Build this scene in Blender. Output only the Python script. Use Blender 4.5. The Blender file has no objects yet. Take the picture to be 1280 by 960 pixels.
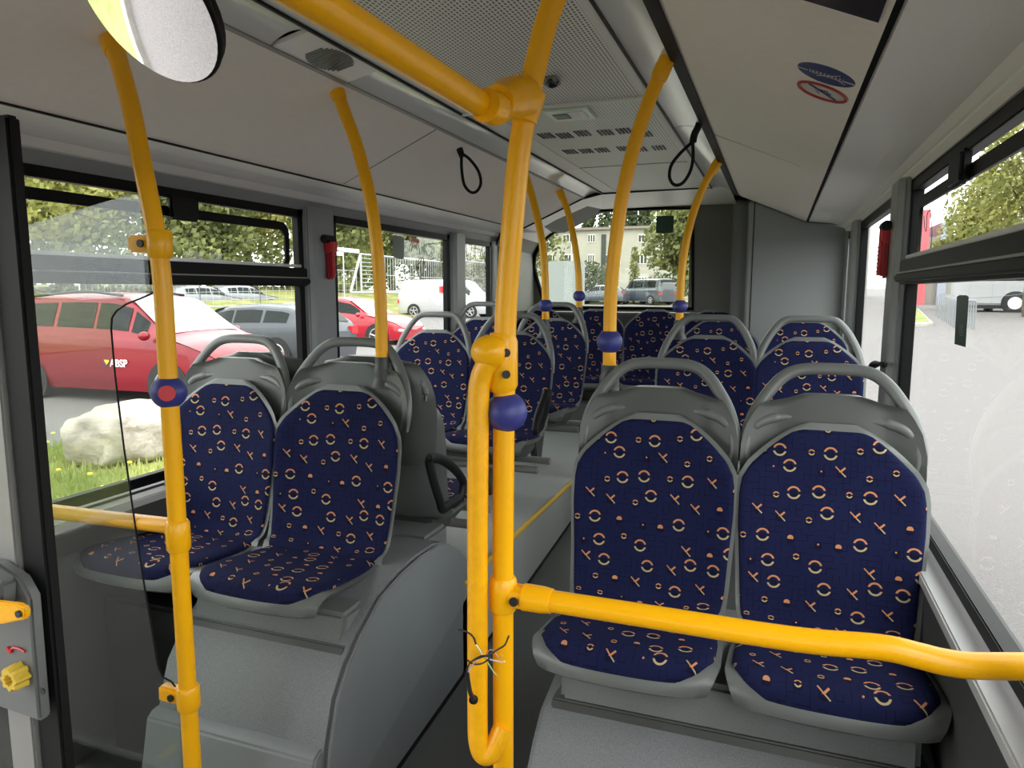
import bpy, bmesh, math, random
from mathutils import Vector, Matrix
random.seed(7)
C = bpy.context.scene
COL = C.collection
PI = math.pi
# ------------------------------------------------------------------ camera calibration
F = 890.0
_y = Vector((332.0, -116.0, F)).normalized()
_d = Vector((0.0, F*F/116.0, F)).normalized()
_d = (_d - _y*_y.dot(_d)).normalized()
_x = _y.cross(-_d)
if _x.x < 0: _x = -_x
RM = Matrix((_x, _y, -_d))            # camera coords (right, down, forward) -> world
def ray(px, py): return RM @ Vector((px-640.0, py-480.0, F))
def pX(px, py, X): r = ray(px, py); return r*(X/r.x)
def pY(px, py, Y): r = ray(px, py); return r*(Y/r.y)
def pZ(px, py, Z): r = ray(px, py); return r*(Z/r.z)
def pPlane(px, py, p0, n): r = ray(px, py); return r*(Vector(p0).dot(n)/r.dot(n))
# ------------------------------------------------------------------ materials
MATS = {}
def base_mat(name):
    m = bpy.data.materials.new(name); m.use_nodes = True
    nt = m.node_tree; nt.nodes.clear()
    out = nt.nodes.new('ShaderNodeOutputMaterial'); MATS[name] = m
    return m, nt, out
def N(nt, t, **k):
    n = nt.nodes.new(t)
    for a, b in k.items():
        if hasattr(n, a): setattr(n, a, b)
    return n
def mat(name, col, rough=0.5, metal=0.0, spec=0.5, noise=None, bump=None, coat=0.0, emit=None):
    m, nt, out = base_mat(name)
    b = N(nt, 'ShaderNodeBsdfPrincipled')
    b.inputs['Base Color'].default_value = (*col, 1); b.inputs['Roughness'].default_value = rough
    b.inputs['Metallic'].default_value = metal; b.inputs['Specular IOR Level'].default_value = spec
    b.inputs['Coat Weight'].default_value = coat
    if emit:
        b.inputs['Emission Color'].default_value = (*emit[0], 1); b.inputs['Emission Strength'].default_value = emit[1]
    tc = N(nt, 'ShaderNodeTexCoord')
    if noise:
        sc, amt = noise[0], noise[1]
        c2 = noise[2] if len(noise) > 2 else tuple(c*(1-amt) for c in col)
        nz = N(nt, 'ShaderNodeTexNoise'); nz.inputs['Scale'].default_value = sc; nz.inputs['Detail'].default_value = 6
        nt.links.new(tc.outputs['Object'], nz.inputs['Vector'])
        rp = N(nt, 'ShaderNodeValToRGB'); rp.color_ramp.elements[0].position = .35; rp.color_ramp.elements[1].position = .65
        rp.color_ramp.elements[0].color = (*c2, 1); rp.color_ramp.elements[1].color = (*col, 1)
        nt.links.new(nz.outputs['Fac'], rp.inputs['Fac']); nt.links.new(rp.outputs['Color'], b.inputs['Base Color'])
    if bump:
        nz = N(nt, 'ShaderNodeTexNoise'); nz.inputs['Scale'].default_value = bump[0]; nz.inputs['Detail'].default_value = 3
        nt.links.new(tc.outputs['Object'], nz.inputs['Vector'])
        bp = N(nt, 'ShaderNodeBump'); bp.inputs['Strength'].default_value = bump[1]; bp.inputs['Distance'].default_value = .002 if len(bump) < 3 else bump[2]
        nt.links.new(nz.outputs['Fac'], bp.inputs['Height']); nt.links.new(bp.outputs['Normal'], b.inputs['Normal'])
    nt.links.new(b.outputs[0], out.inputs[0])
    return m
def glass_mat(name, tint, refl, rough=0.0):
    m, nt, out = base_mat(name)
    t = N(nt, 'ShaderNodeBsdfTransparent'); t.inputs[0].default_value = (*tint, 1)
    g = N(nt, 'ShaderNodeBsdfGlossy'); g.inputs['Roughness'].default_value = rough; g.inputs[0].default_value = (1, 1, 1, 1)
    fr = N(nt, 'ShaderNodeLayerWeight'); fr.inputs[0].default_value = .12
    mu = N(nt, 'ShaderNodeMath', operation='MULTIPLY_ADD'); mu.inputs[1].default_value = .10; mu.inputs[2].default_value = refl
    nt.links.new(fr.outputs['Fresnel'], mu.inputs[0])
    mx = N(nt, 'ShaderNodeMixShader'); nt.links.new(mu.outputs[0], mx.inputs[0])
    nt.links.new(t.outputs[0], mx.inputs[1]); nt.links.new(g.outputs[0], mx.inputs[2]); nt.links.new(mx.outputs[0], out.inputs[0])
    return m
mat('yellow', (.93, .44, .002), .30, spec=.4, coat=.0, noise=(3, .05))
mat('yellow_worn', (.93, .44, .002), .34, noise=(60, .1, (.86, .40, .004)))
mat('yellow_edge', (.62, .40, .05), .5)
mat('yellow_knob', (.62, .42, .04), .5, bump=(80, .3))
mat('ball_blue', (.032, .038, .21), .45)
mat('red', (.55, .012, .02), .4)
mat('red_deep', (.32, .006, .012), .4)
mat('shell', (.130, .139, .135), .34, bump=(900, .25, .0006))
mat('shell_dark', (.045, .048, .047), .42, bump=(900, .25, .0006))
mat('shell_back', (.068, .073, .069), .36, bump=(900, .25, .0006))
mat('black', (.008, .008, .009), .5, spec=.2)
mat('rubber', (.009, .009, .010), .6, spec=.2)
mat('black_gloss', (.012, .012, .014), .2)
mat('frame_black', (.005, .005, .0055), .45, spec=.12)
mat('alu', (.55, .55, .54), .35, metal=.7)
mat('alu_grey', (.25, .245, .235), .45, metal=.2)
mat('box_grey', (.13, .135, .135), .45)
mat('ledge', (.46, .46, .46), .5)
mat('pillar', (.25, .26, .27), .45)
mat('wall_grey', (.055, .057, .055), .6, noise=(500, .1))
mat('tower', (.235, .25, .255), .45)
mat('rear_wall', (.15, .158, .155), .5)
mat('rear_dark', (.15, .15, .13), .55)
mat('slope', (.80, .745, .69), .6, noise=(40, .03), bump=(700, .1, .0004))
mat('cove', (.78, .765, .75), .45)
mat('ceiling_flat', (.7, .7, .67), .5)
mat('strip', (.66, .67, .65), .2, spec=.6)
mat('strip_edge', (.36, .36, .36), .4)
mat('grille', (.06, .06, .06), .6)
mat('hump', (.20, .21, .222), .5, noise=(420, .35), bump=(600, .2, .0004))
mat('hump_side', (.19, .203, .213), .42, noise=(5, .06))
mat('pedestal', (.17, .18, .18), .5, noise=(420, .22))
mat('floor_low', (.115, .12, .12), .5, noise=(420, .35))
mat('floor_high', (.42, .44, .43), .4, noise=(300, .15))
mat('screw', (.05, .05, .05), .35, metal=.6)
mat('green', (.012, .05, .035), .35)
mat('white', (.75, .75, .73), .5)
mat('fixture', (.62, .72, .62), .3)
mat('sticker_blue', (.02, .035, .16), .4)
mat('sticker_red', (.33, .015, .02), .4)
mat('sticker_white', (.62, .57, .53), .5)
mat('asphalt_line', (.4, .4, .38), .7)
mat('concrete', (.42, .40, .36), .8, noise=(6, .2))
mat('rock', (.50, .44, .37), .85, noise=(3.5, .4), bump=(5, 1.0, .08))
mat('car_red', (.20, .005, .014), .3, spec=.3, coat=.3)
mat('car_bright_red', (.36, .006, .018), .28, coat=.4)
mat('car_grey', (.055, .062, .072), .35, spec=.3, coat=.25)
mat('car_silver', (.20, .21, .22), .35, coat=.4)
mat('car_dark', (.05, .065, .085), .3, coat=1.0)
mat('white_paint', (.42, .42, .43), .35, coat=.5)
mat('car_glass', (.015, .019, .018), .1, spec=.12)
mat('screen_glass', (.30, .34, .36), .08, spec=1.0)  # pale base colour stands in for sky reflected in the windshields
mat('tyre', (.02, .02, .02), .8)
mat('rim', (.42, .41, .42), .35, metal=.5)
mat('lamp_glass', (.62, .66, .7), .1)
mat('facade', (.35, .345, .295), .9, noise=(.7, .08))
mat('roof', (.20, .17, .15), .9)
mat('win_dark', (.05, .06, .055), .6, spec=.2)
mat('win_frame', (.7, .7, .66), .6)
mat('trunk', (.11, .08, .055), .9)
mat('hoop_grey', (.20, .21, .22), .5)
mat('fence', (.42, .44, .46), .5, metal=.1)
mat('container_white', (.20, .225, .225), .6)
mat('pink_wall', (.62, .12, .14), .7)
mat('bluegrey', (.32, .35, .42), .7)
mat('wire_black', (.012, .012, .012), .5)
mat('wire_white', (.7, .68, .62), .5)
mat('wire_pink', (.6, .3, .3), .5)
mat('wire_green', (.35, .5, .15), .5)
mat('scribble', (.05, .05, .05), .6)
glass_mat('glass', (.95, .97, .955), .012)
glass_mat('glass_rear', (.95, .97, .92), .01)
glass_mat('glass_screen', (.82, .84, .82), .035)
# mirror
m, nt, out = base_mat('mirror'); g = N(nt, 'ShaderNodeBsdfGlossy'); g.inputs[0].default_value = (.93, .93, .93, 1); g.inputs['Roughness'].default_value = .02
nt.links.new(g.outputs[0], out.inputs[0])
def leaf_mat(name, c1, c2):
    m, nt, out = base_mat(name)
    b = N(nt, 'ShaderNodeBsdfPrincipled'); b.inputs['Roughness'].default_value = .7
    tc = N(nt, 'ShaderNodeTexCoord'); nz = N(nt, 'ShaderNodeTexNoise'); nz.inputs['Scale'].default_value = 1.1; nz.inputs['Detail'].default_value = 8
    nt.links.new(tc.outputs['Object'], nz.inputs['Vector'])
    rp = N(nt, 'ShaderNodeValToRGB'); rp.color_ramp.elements[0].position = .38; rp.color_ramp.elements[1].position = .62
    rp.color_ramp.elements[0].color = (*c1, 1); rp.color_ramp.elements[1].color = (*c2, 1)
    nt.links.new(nz.outputs['Fac'], rp.inputs['Fac']); nt.links.new(rp.outputs[0], b.inputs['Base Color'])
    tr = N(nt, 'ShaderNodeBsdfTranslucent'); nt.links.new(rp.outputs[0], tr.inputs[0])
    mx = N(nt, 'ShaderNodeMixShader'); mx.inputs[0].default_value = .35
    nt.links.new(b.outputs[0], mx.inputs[1]); nt.links.new(tr.outputs[0], mx.inputs[2]); nt.links.new(mx.outputs[0], out.inputs[0])
leaf_mat('leaf', (.085, .105, .035), (.24, .26, .085))
leaf_mat('leaf_yellow', (.15, .165, .04), (.36, .35, .10))
leaf_mat('leaf_dark', (.035, .055, .022), (.10, .125, .05))
leaf_mat('grass', (.24, .27, .07), (.46, .44, .15))
leaf_mat('grass_near', (.24, .30, .075), (.44, .47, .16))
# ground: grass bank / asphalt as separate meshes
mat('asphalt', (.21, .198, .19), .85, noise=(70, .35), bump=(90, .6, .01))
mat('asphalt_light', (.168, .155, .151), .8, noise=(60, .22), bump=(90, .6, .01))
# perforated ceiling
def perforated():
    m, nt, out = base_mat('perforated')
    b = N(nt, 'ShaderNodeBsdfPrincipled'); b.inputs['Roughness'].default_value = .5
    tc = N(nt, 'ShaderNodeTexCoord'); sp = N(nt, 'ShaderNodeSeparateXYZ'); nt.links.new(tc.outputs['Object'], sp.inputs[0])
    def M(op, a, b_=0.0, c=0.0):
        n = N(nt, 'ShaderNodeMath', operation=op)
        for i, v in enumerate((a, b_, c)):
            if isinstance(v, (int, float)): n.inputs[i].default_value = v
            else: nt.links.new(v, n.inputs[i])
        return n.outputs[0]
    fx = M('FRACT', M('DIVIDE', sp.outputs[0], .0115)); 
    row = M('FLOOR', M('DIVIDE', sp.outputs[0], .0115))
    fy = M('FRACT', M('ADD', M('DIVIDE', sp.outputs[1], .017), M('MULTIPLY', row, .5)))
    dx = M('ABSOLUTE', M('SUBTRACT', fx, .5)); dy = M('ABSOLUTE', M('SUBTRACT', fy, .5))
    hole = M('MULTIPLY', M('LESS_THAN', dx, .23), M('LESS_THAN', dy, .29))
    mx = N(nt, 'ShaderNodeMix', data_type='RGBA'); nt.links.new(hole, mx.inputs[0])
    mx.inputs[6].default_value = (.74, .73, .70, 1); mx.inputs[7].default_value = (.08, .078, .075, 1)
    nt.links.new(mx.outputs[2], b.inputs['Base Color']); nt.links.new(b.outputs[0], out.inputs[0])
    m, nt2, out = base_mat('ribbed'); nt = nt2
    b = N(nt, 'ShaderNodeBsdfPrincipled'); b.inputs['Roughness'].default_value = .5
    tc = N(nt, 'ShaderNodeTexCoord'); sp = N(nt, 'ShaderNodeSeparateXYZ'); nt.links.new(tc.outputs['Object'], sp.inputs[0])
    def M(op, a, b_=0.0):
        n = N(nt, 'ShaderNodeMath', operation=op)
        for i, v in enumerate((a, b_)):
            if isinstance(v, (int, float)): n.inputs[i].default_value = v
            else: nt.links.new(v, n.inputs[i])
        return n.outputs[0]
    fx = M('FRACT', M('DIVIDE', sp.outputs[0], .0125)); hole = M('LESS_THAN', fx, .38)
    mx = N(nt, 'ShaderNodeMix', data_type='RGBA'); nt.links.new(hole, mx.inputs[0])
    mx.inputs[6].default_value = (.74, .75, .70, 1); mx.inputs[7].default_value = (.42, .43, .39, 1)
    nt.links.new(mx.outputs[2], b.inputs['Base Color']); nt.links.new(b.outputs[0], out.inputs[0])
perforated()
# seat fabric
def fabric():
    m, nt, out = base_mat('fabric')
    b = N(nt, 'ShaderNodeBsdfPrincipled'); b.inputs['Roughness'].default_value = .85
    b.inputs['Sheen Weight'].default_value = .0; b.inputs['Specular IOR Level'].default_value = .1
    uvn = N(nt, 'ShaderNodeUVMap'); uvn.uv_map = 'UVMap'
    def L(v, s):
        if isinstance(v, (int, float)): s.default_value = v
        else: nt.links.new(v, s)
    def M(op, a, b_=None, c=None):
        n = N(nt, 'ShaderNodeMath', operation=op); L(a, n.inputs[0])
        if b_ is not None: L(b_, n.inputs[1])
        if c is not None: L(c, n.inputs[2])
        return n.outputs[0]
    oi = N(nt, 'ShaderNodeObjectInfo')
    sp = N(nt, 'ShaderNodeSeparateXYZ'); nt.links.new(uvn.outputs[0], sp.inputs[0])
    S = .0585
    u = M('ADD', M('DIVIDE', sp.outputs[0], S), 40.0); v = M('ADD', M('DIVIDE', sp.outputs[1], S), 40.0)
    row = M('FLOOR', v)
    u = M('ADD', u, M('MULTIPLY', M('MODULO', row, 3.0), .37))
    cu = M('FLOOR', u)
    cmb = N(nt, 'ShaderNodeCombineXYZ'); L(cu, cmb.inputs[0]); L(row, cmb.inputs[1])
    wn = N(nt, 'ShaderNodeTexWhiteNoise', noise_dimensions='3D'); nt.links.new(cmb.outputs[0], wn.inputs['Vector'])
    rs = N(nt, 'ShaderNodeSeparateColor'); nt.links.new(wn.outputs['Color'], rs.inputs[0])
    ty = wn.outputs['Value']
    x = M('SUBTRACT', M('SUBTRACT', M('FRACT', u), .5), M('MULTIPLY', M('SUBTRACT', rs.outputs[0], .5), .46))
    y = M('SUBTRACT', M('SUBTRACT', M('FRACT', v), .5), M('MULTIPLY', M('SUBTRACT', rs.outputs[1], .5), .46))
    ln = M('SQRT', M('ADD', M('MULTIPLY', x, x), M('MULTIPLY', y, y)))
    ay = M('ABSOLUTE', y)
    def rng(lo, hi): return M('MULTIPLY', M('GREATER_THAN', ty, lo), M('LESS_THAN', ty, hi))
    ring = M('MULTIPLY', M('LESS_THAN', M('ABSOLUTE', M('SUBTRACT', ln, .245)), .040), M('GREATER_THAN', ay, .07))
    a = M('ABSOLUTE', M('ADD', x, y)); c = M('ABSOLUTE', M('SUBTRACT', x, y))
    cross = M('MAXIMUM', M('MULTIPLY', M('LESS_THAN', a, .036), M('LESS_THAN', c, .42)),
              M('MULTIPLY', M('MULTIPLY', M('LESS_THAN', c, .055), M('LESS_THAN', a, .36)), M('GREATER_THAN', y, -.02)))
    dot = M('MULTIPLY', M('LESS_THAN', ln, .125), M('GREATER_THAN', y, -.05))
    small = M('MULTIPLY', M('LESS_THAN', M('ABSOLUTE', M('SUBTRACT', ln, .105)), .028), M('GREATER_THAN', ay, .03))
    tiny = M('LESS_THAN', ln, .04)
    mask = M('ADD', M('MULTIPLY', ring, rng(-.1, .24)), M('MULTIPLY', cross, rng(.24, .42)))
    mask = M('ADD', mask, M('MULTIPLY', dot, rng(.42, .56)))
    mask = M('ADD', mask, M('MULTIPLY', small, rng(.56, .78)))
    mask = M('ADD', mask, M('MULTIPLY', tiny, rng(.78, .90)))
    # dark woven blotch under each motif
    y2 = M('ADD', y, .09); ln2 = M('SQRT', M('ADD', M('MULTIPLY', x, x), M('MULTIPLY', y2, y2)))
    blot = M('MULTIPLY', M('LESS_THAN', ln2, .17), M('LESS_THAN', ty, .85))
    # fine woven rectangles
    T = .0155
    p = M('ADD', M('DIVIDE', sp.outputs[0], T), 100.); q = M('ADD', M('DIVIDE', sp.outputs[1], T), 100.)
    cp = N(nt, 'ShaderNodeCombineXYZ'); L(M('FLOOR', p), cp.inputs[0]); L(M('FLOOR', q), cp.inputs[1])
    w2 = N(nt, 'ShaderNodeTexWhiteNoise', noise_dimensions='3D'); nt.links.new(cp.outputs[0], w2.inputs['Vector'])
    s2 = N(nt, 'ShaderNodeSeparateColor'); nt.links.new(w2.outputs['Color'], s2.inputs[0])
    l1 = M('MULTIPLY', M('LESS_THAN', M('FRACT', p), .13), M('GREATER_THAN', s2.outputs[0], .62))
    l2 = M('MULTIPLY', M('LESS_THAN', M('FRACT', q), .13), M('GREATER_THAN', s2.outputs[1], .62))
    line = M('MINIMUM', M('ADD', l1, l2), 1.0)
    dark = M('MINIMUM', M('ADD', M('MULTIPLY', line, .7), M('MULTIPLY', blot, .55)), 1.0)
    nz = N(nt, 'ShaderNodeTexNoise'); nz.inputs['Scale'].default_value = 5; nt.links.new(uvn.outputs[0], nz.inputs['Vector'])
    mb = N(nt, 'ShaderNodeMix', data_type='RGBA'); nt.links.new(nz.outputs[0], mb.inputs[0])
    mb.inputs[6].default_value = (.0068, .0088, .040, 1); mb.inputs[7].default_value = (.0115, .0140, .053, 1)
    mx = N(nt, 'ShaderNodeMix', data_type='RGBA'); L(dark, mx.inputs[0]); nt.links.new(mb.outputs[2], mx.inputs[6]); mx.inputs[7].default_value = (.0035, .0035, .013, 1)
    ic = N(nt, 'ShaderNodeMix', data_type='RGBA'); L(M('GREATER_THAN', y, -.05), ic.inputs[0]); ic.inputs[6].default_value = (.42, .33, .18, 1); ic.inputs[7].default_value = (.50, .215, .10, 1)
    mm = N(nt, 'ShaderNodeMix', data_type='RGBA'); L(M('MINIMUM', mask, 1.0), mm.inputs[0]); nt.links.new(mx.outputs[2], mm.inputs[6]); nt.links.new(ic.outputs[2], mm.inputs[7])
    nt.links.new(mm.outputs[2], b.inputs['Base Color'])
    n3 = N(nt, 'ShaderNodeTexNoise'); n3.inputs['Scale'].default_value = 900; nt.links.new(uvn.outputs[0], n3.inputs['Vector'])
    bp = N(nt, 'ShaderNodeBump'); bp.inputs['Strength'].default_value = .3; bp.inputs['Distance'].default_value = .0008
    nt.links.new(n3.outputs[0], bp.inputs['Height']); nt.links.new(bp.outputs[0], b.inputs['Normal'])
    nt.links.new(b.outputs[0], out.inputs[0])
fabric()
# ------------------------------------------------------------------ mesh helpers
class MB:
    def __init__(s): s.v = []; s.f = []; s.uv = None
    def box(s, a, b):
        x0, x1 = sorted((a[0], b[0])); y0, y1 = sorted((a[1], b[1])); z0, z1 = sorted((a[2], b[2]))
        n = len(s.v)
        s.v += [(x0,y0,z0),(x1,y0,z0),(x1,y1,z0),(x0,y1,z0),(x0,y0,z1),(x1,y0,z1),(x1,y1,z1),(x0,y1,z1)]
        s.f += [tuple(n+i for i in q) for q in ((0,3,2,1),(4,5,6,7),(0,1,5,4),(1,2,6,5),(2,3,7,6),(3,0,4,7))]
        return s
    def prism(s, poly, fn, t0, t1):      # poly list of (a,b); fn(a,b,t)->xyz
        n = len(s.v); k = len(poly)
        s.v += [fn(a, b, t0) for a, b in poly] + [fn(a, b, t1) for a, b in poly]
        s.f += [tuple(n+i for i in range(k))[::-1], tuple(n+k+i for i in range(k))]
        s.f += [(n+i, n+(i+1) % k, n+k+(i+1) % k, n+k+i) for i in range(k)]
        return s
    def tube(s, pts, r, seg=14, cap=True, smooth=6, closed=False, r2=None):
        P = [Vector(p) for p in pts]
        if smooth > 1 and len(P) > 2:
            Q = []; n = len(P); rng = n if closed else n-1
            for i in range(rng):
                p1 = P[i]; p2 = P[(i+1) % n]
                p0 = P[i-1] if (i > 0 or closed) else p1*2-p2
                p3 = P[(i+2) % n] if (i+2 < n or closed) else p2*2-p1
                for j in range(smooth):
                    t = j/smooth
                    Q.append(.5*((2*p1)+(p2-p0)*t+(2*p0-5*p1+4*p2-p3)*t*t+(3*p1-p0-3*p2+p3)*t*t*t))
            if not closed: Q.append(P[-1])
            P = Q
        n = len(P); base = len(s.v); up = None
        for i, p in enumerate(P):
            d = ((P[(i+1) % n]-P[i-1]) if closed else (P[min(i+1, n-1)]-P[max(i-1, 0)])).normalized()
            if up is None: up = Vector((0, 1, 0)) if abs(d.y) < .9 else Vector((1, 0, 0))
            a = (up-d*up.dot(d)).normalized(); up = a; b = d.cross(a)
            rr = r[min(len(r)-1, int(i/(n-1)*(len(r)-1)+.5))] if isinstance(r, (list, tuple)) else r
            rb = r2 if r2 else rr
            for j in range(seg):
                t = 2*PI*j/seg; s.v.append(tuple(p+a*math.cos(t)*rr+b*math.sin(t)*rb))
        for i in range(n if closed else n-1):
            for j in range(seg):
                a0 = base+i*seg+j; a1 = base+i*seg+(j+1) % seg; i2 = (i+1) % n
                b0 = base+i2*seg+j; b1 = base+i2*seg+(j+1) % seg
                s.f.append((a0, a1, b1, b0))
        if cap and not closed:
            s.f.append(tuple(base+j for j in range(seg))[::-1]); s.f.append(tuple(base+(n-1)*seg+j for j in range(seg)))
        return s
    def sphere(s, c, r, sc=(1,1,1), nu=24, nv=14):
        base = len(s.v)
        for i in range(nv+1):
            th = PI*i/nv
            for j in range(nu):
                ph = 2*PI*j/nu
                s.v.append((c[0]+r*sc[0]*math.sin(th)*math.cos(ph), c[1]+r*sc[1]*math.sin(th)*math.sin(ph), c[2]+r*sc[2]*math.cos(th)))
        for i in range(nv):
            for j in range(nu):
                s.f.append((base+i*nu+j, base+(i+1)*nu+j, base+(i+1)*nu+(j+1) % nu, base+i*nu+(j+1) % nu))
        return s
    def disc(s, c, n, r, th=.004, seg=28, sx=1.0, up=(0, 0, 1)):
        c = Vector(c); n = Vector(n).normalized(); a = Vector(up).cross(n).normalized(); b = n.cross(a)
        k = len(s.v)
        for o in (0, th):
            for j in range(seg):
                t = 2*PI*j/seg; s.v.append(tuple(c+n*o+a*math.cos(t)*r*sx+b*math.sin(t)*r))
        s.f.append(tuple(k+j for j in range(seg))[::-1]); s.f.append(tuple(k+seg+j for j in range(seg)))
        for j in range(seg): s.f.append((k+j, k+(j+1) % seg, k+seg+(j+1) % seg, k+seg+j))
        return s
    def grid(s, fn, nu, nv, closeu=False):
        k = len(s.v)
        for i in range(nv+1):
            for j in range(nu+(0 if closeu else 1)): s.v.append(tuple(fn(j/nu, i/nv)))
        w = nu+(0 if closeu else 1)
        for i in range(nv):
            for j in range(nu):
                j2 = (j+1) % w if closeu else j+1
                s.f.append((k+i*w+j, k+i*w+j2, k+(i+1)*w+j2, k+(i+1)*w+j))
        return s
    def build(s, name, m, parent=None, smooth=True, bevel=0, org=None, ang=40):
        me = bpy.data.meshes.new(name); me.from_pydata([tuple(v) for v in s.v], [], s.f); me.update()
        bm = bmesh.new(); bm.from_mesh(me)
        if bevel:
            bmesh.ops.remove_doubles(bm, verts=bm.verts, dist=1e-5)
        bmesh.ops.recalc_face_normals(bm, faces=bm.faces)
        if bevel:
            es = [e for e in bm.edges if len(e.link_faces) == 2 and e.calc_face_angle(0) > .6]
            bmesh.ops.bevel(bm, geom=es, offset=bevel, segments=2, affect='EDGES', clamp_overlap=True)
        bm.to_mesh(me); bm.free()
        if org is not None: me.transform(Matrix.Translation(-Vector(org)))
        me.materials.append(MATS[m])
        if smooth:
            me.shade_smooth()
            try: me.set_sharp_from_angle(angle=math.radians(ang))
            except Exception: pass
        o = bpy.data.objects.new(name, me); COL.objects.link(o)
        if org is not None: o.location = org
        if parent: 
            o.parent = parent
            o.matrix_parent_inverse = Matrix.Translation(-parent.location) if org is None and parent.type == 'EMPTY' and parent.rotation_euler[2] == 0 and parent.get('_world') else Matrix()
        return o
def tag(o, label=None, cat=None, group=None, kind=None):
    if label: o['label'] = label
    if cat: o['category'] = cat
    if group: o['group'] = group
    if kind: o['kind'] = kind
    return o
def thing(name, label, cat, loc=(0, 0, 0), rz=0, group=None, world=True):
    # world=True: child meshes are given in world coordinates and keep them
    o = bpy.data.objects.new(name, None); o.empty_display_size = .05; COL.objects.link(o)
    o.location = loc; o.rotation_euler = (0, 0, rz)
    if world: o['_world'] = 1
    return tag(o, label, cat, group)
def S(name, mb, m, label, bevel=0, smooth=True, cat=None):
    o = mb.build(name, m, None, smooth, bevel); o['kind'] = 'structure'; o['label'] = label; o['category'] = cat or name.split('_')[0]
    return o
def copy_tree(o, parent=None):
    c = o.copy(); COL.objects.link(c)
    if parent: c.parent = parent
    for ch in [x for x in bpy.data.objects if x.parent == o]: copy_tree(ch, c)
    return c
XZ = lambda x, z, t: (x, t, z)       # polygon in X,Z extruded along Y
YZ = lambda y, z, t: (t, y, z)       # polygon in Y,Z extruded along X
XL, XR = -1.987, .413
CX = -.787
def mir(x): return 2*CX - x
# ------------------------------------------------------------------ bus shell
def panel(name, mat_, pts, y0, y1, label, th=.015, up=1):
    poly = list(pts)+[(x, z+th*up) for x, z in reversed(pts)]
    return S(name, MB().prism(poly, XZ, y0, y1), mat_, label, smooth=False)
YF, YR = -6.5, 5.85
SL0, SL1 = (-1.728, .441), (-1.278, .636)
YC = 4.87     # end of ceiling panels
P = [Vector((SL1[0]+.0, SL1[1])), Vector((-1.15, .661))]
def strip_pts(side):
    pts = []
    for i in range(9):
        t = i/8; x = -1.272+t*.122; z = .636+t*.025+.014*math.sin(PI*t)
        pts.append((x if side < 0 else mir(x), z))
    return pts
panel('ceiling', 'perforated', [(-1.145, .665), (-.429, .665)], YF, pZ(720, 128, .665).y, 'perforated grey flat ceiling panel in the middle of the bus roof')
yseam = pZ(720, 128, .665).y
o = panel('ceiling', 'ribbed', [(-1.145, .665), (-.429, .665)], yseam+.006, YC, 'finely ribbed rear ceiling panel with ventilation slots')
S('trim_1', MB().box((-1.15, yseam-.004, .655), (-.424, yseam+.012, .664)), 'ceiling_flat', 'pale cross seam strip between the two middle ceiling panels')
panel('ceiling', 'slope', [SL0, SL1], YF, YC, 'sloping beige ceiling panel along the left side')
panel('ceiling', 'slope', [(mir(SL0[0])-.004, SL0[1]), (mir(SL1[0]), SL1[1])], YF, 5.0, 'sloping beige ceiling panel along the right side with round stickers')
S('ceiling', MB().prism([(-1.99,.47),(-1.70,.49),(-1.26,.70),(-.31,.70),(.13,.49),(.42,.47),(.42,.52),(.14,.56),(-.29,.75),(-1.28,.75),(-1.71,.56),(-1.99,.52)], XZ, YF, YR+.03), 'black', 'dark roof skin seen only as thin gaps between the ceiling panels', smooth=False)
for xa_, xb_, nm_ in ((-1.145, -1.04, 'left'), (pZ(772, 75, .665).x, -.429, 'right')):
    S('trim_22', MB().box((xa_, YF, .6625), (xb_, YC, .665)), 'ceiling_flat', f'plain unperforated {nm_} margin of the middle ceiling panels', smooth=False)
S('trim_23', MB().box((-.432, YF, .655), (-.424, YC, .668)).box((-1.150, YF, .655), (-1.142, YC, .668)), 'black', 'black seams between the middle ceiling and the light strips', smooth=False)
S('trim_24', MB().box((-1.737, YF, .4365), (-1.727, YC, .446)), 'black', 'thin black seam along the lower edge of the left slope panel', smooth=False)
for y_, sd_ in ((3.05, 1), (2.62, -1), (1.1, 1)):
    a_, b_ = (mir(SL0[0])-.01, mir(SL1[0])+.01) if sd_ > 0 else (SL0[0]+.01, SL1[0]-.01)
    S('trim_25', MB().prism([(a_, SL0[1]+.0030), (b_, SL1[1]-.0060), (b_, SL1[1]-.003), (a_, SL0[1]+.006)], XZ, y_, y_+.006), 'alu_grey', f'faint cross joint in the {"right" if sd_ > 0 else "left"} slope panel', smooth=False)
# light strips (covers)
for side in (-1, 1):
    pts = strip_pts(side)
    yb = [YF, 1.62, 1.98, YC] if side < 0 else [YF, 3.05, YC]
    for i in range(len(yb)-1):
        if side < 0 and i == 1: continue
        m_ = MB().prism(pts+[(x, z+.012) for x, z in reversed(pts)], XZ, yb[i]+.004, yb[i+1]-.004)
        o = m_.build('light_cover', 'strip', None, True)
        tag(o, ['front section of the glossy grey light cover along left ceiling edge', None, 'rear section of the glossy grey light cover along left ceiling edge, behind the speaker'][i] if side < 0 else
            ['long front section of the pale light cover along right ceiling edge', 'short rear section of the pale light cover along right ceiling edge, behind the strap'][i], 'light cover', 'light covers along the ceiling edges')
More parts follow.
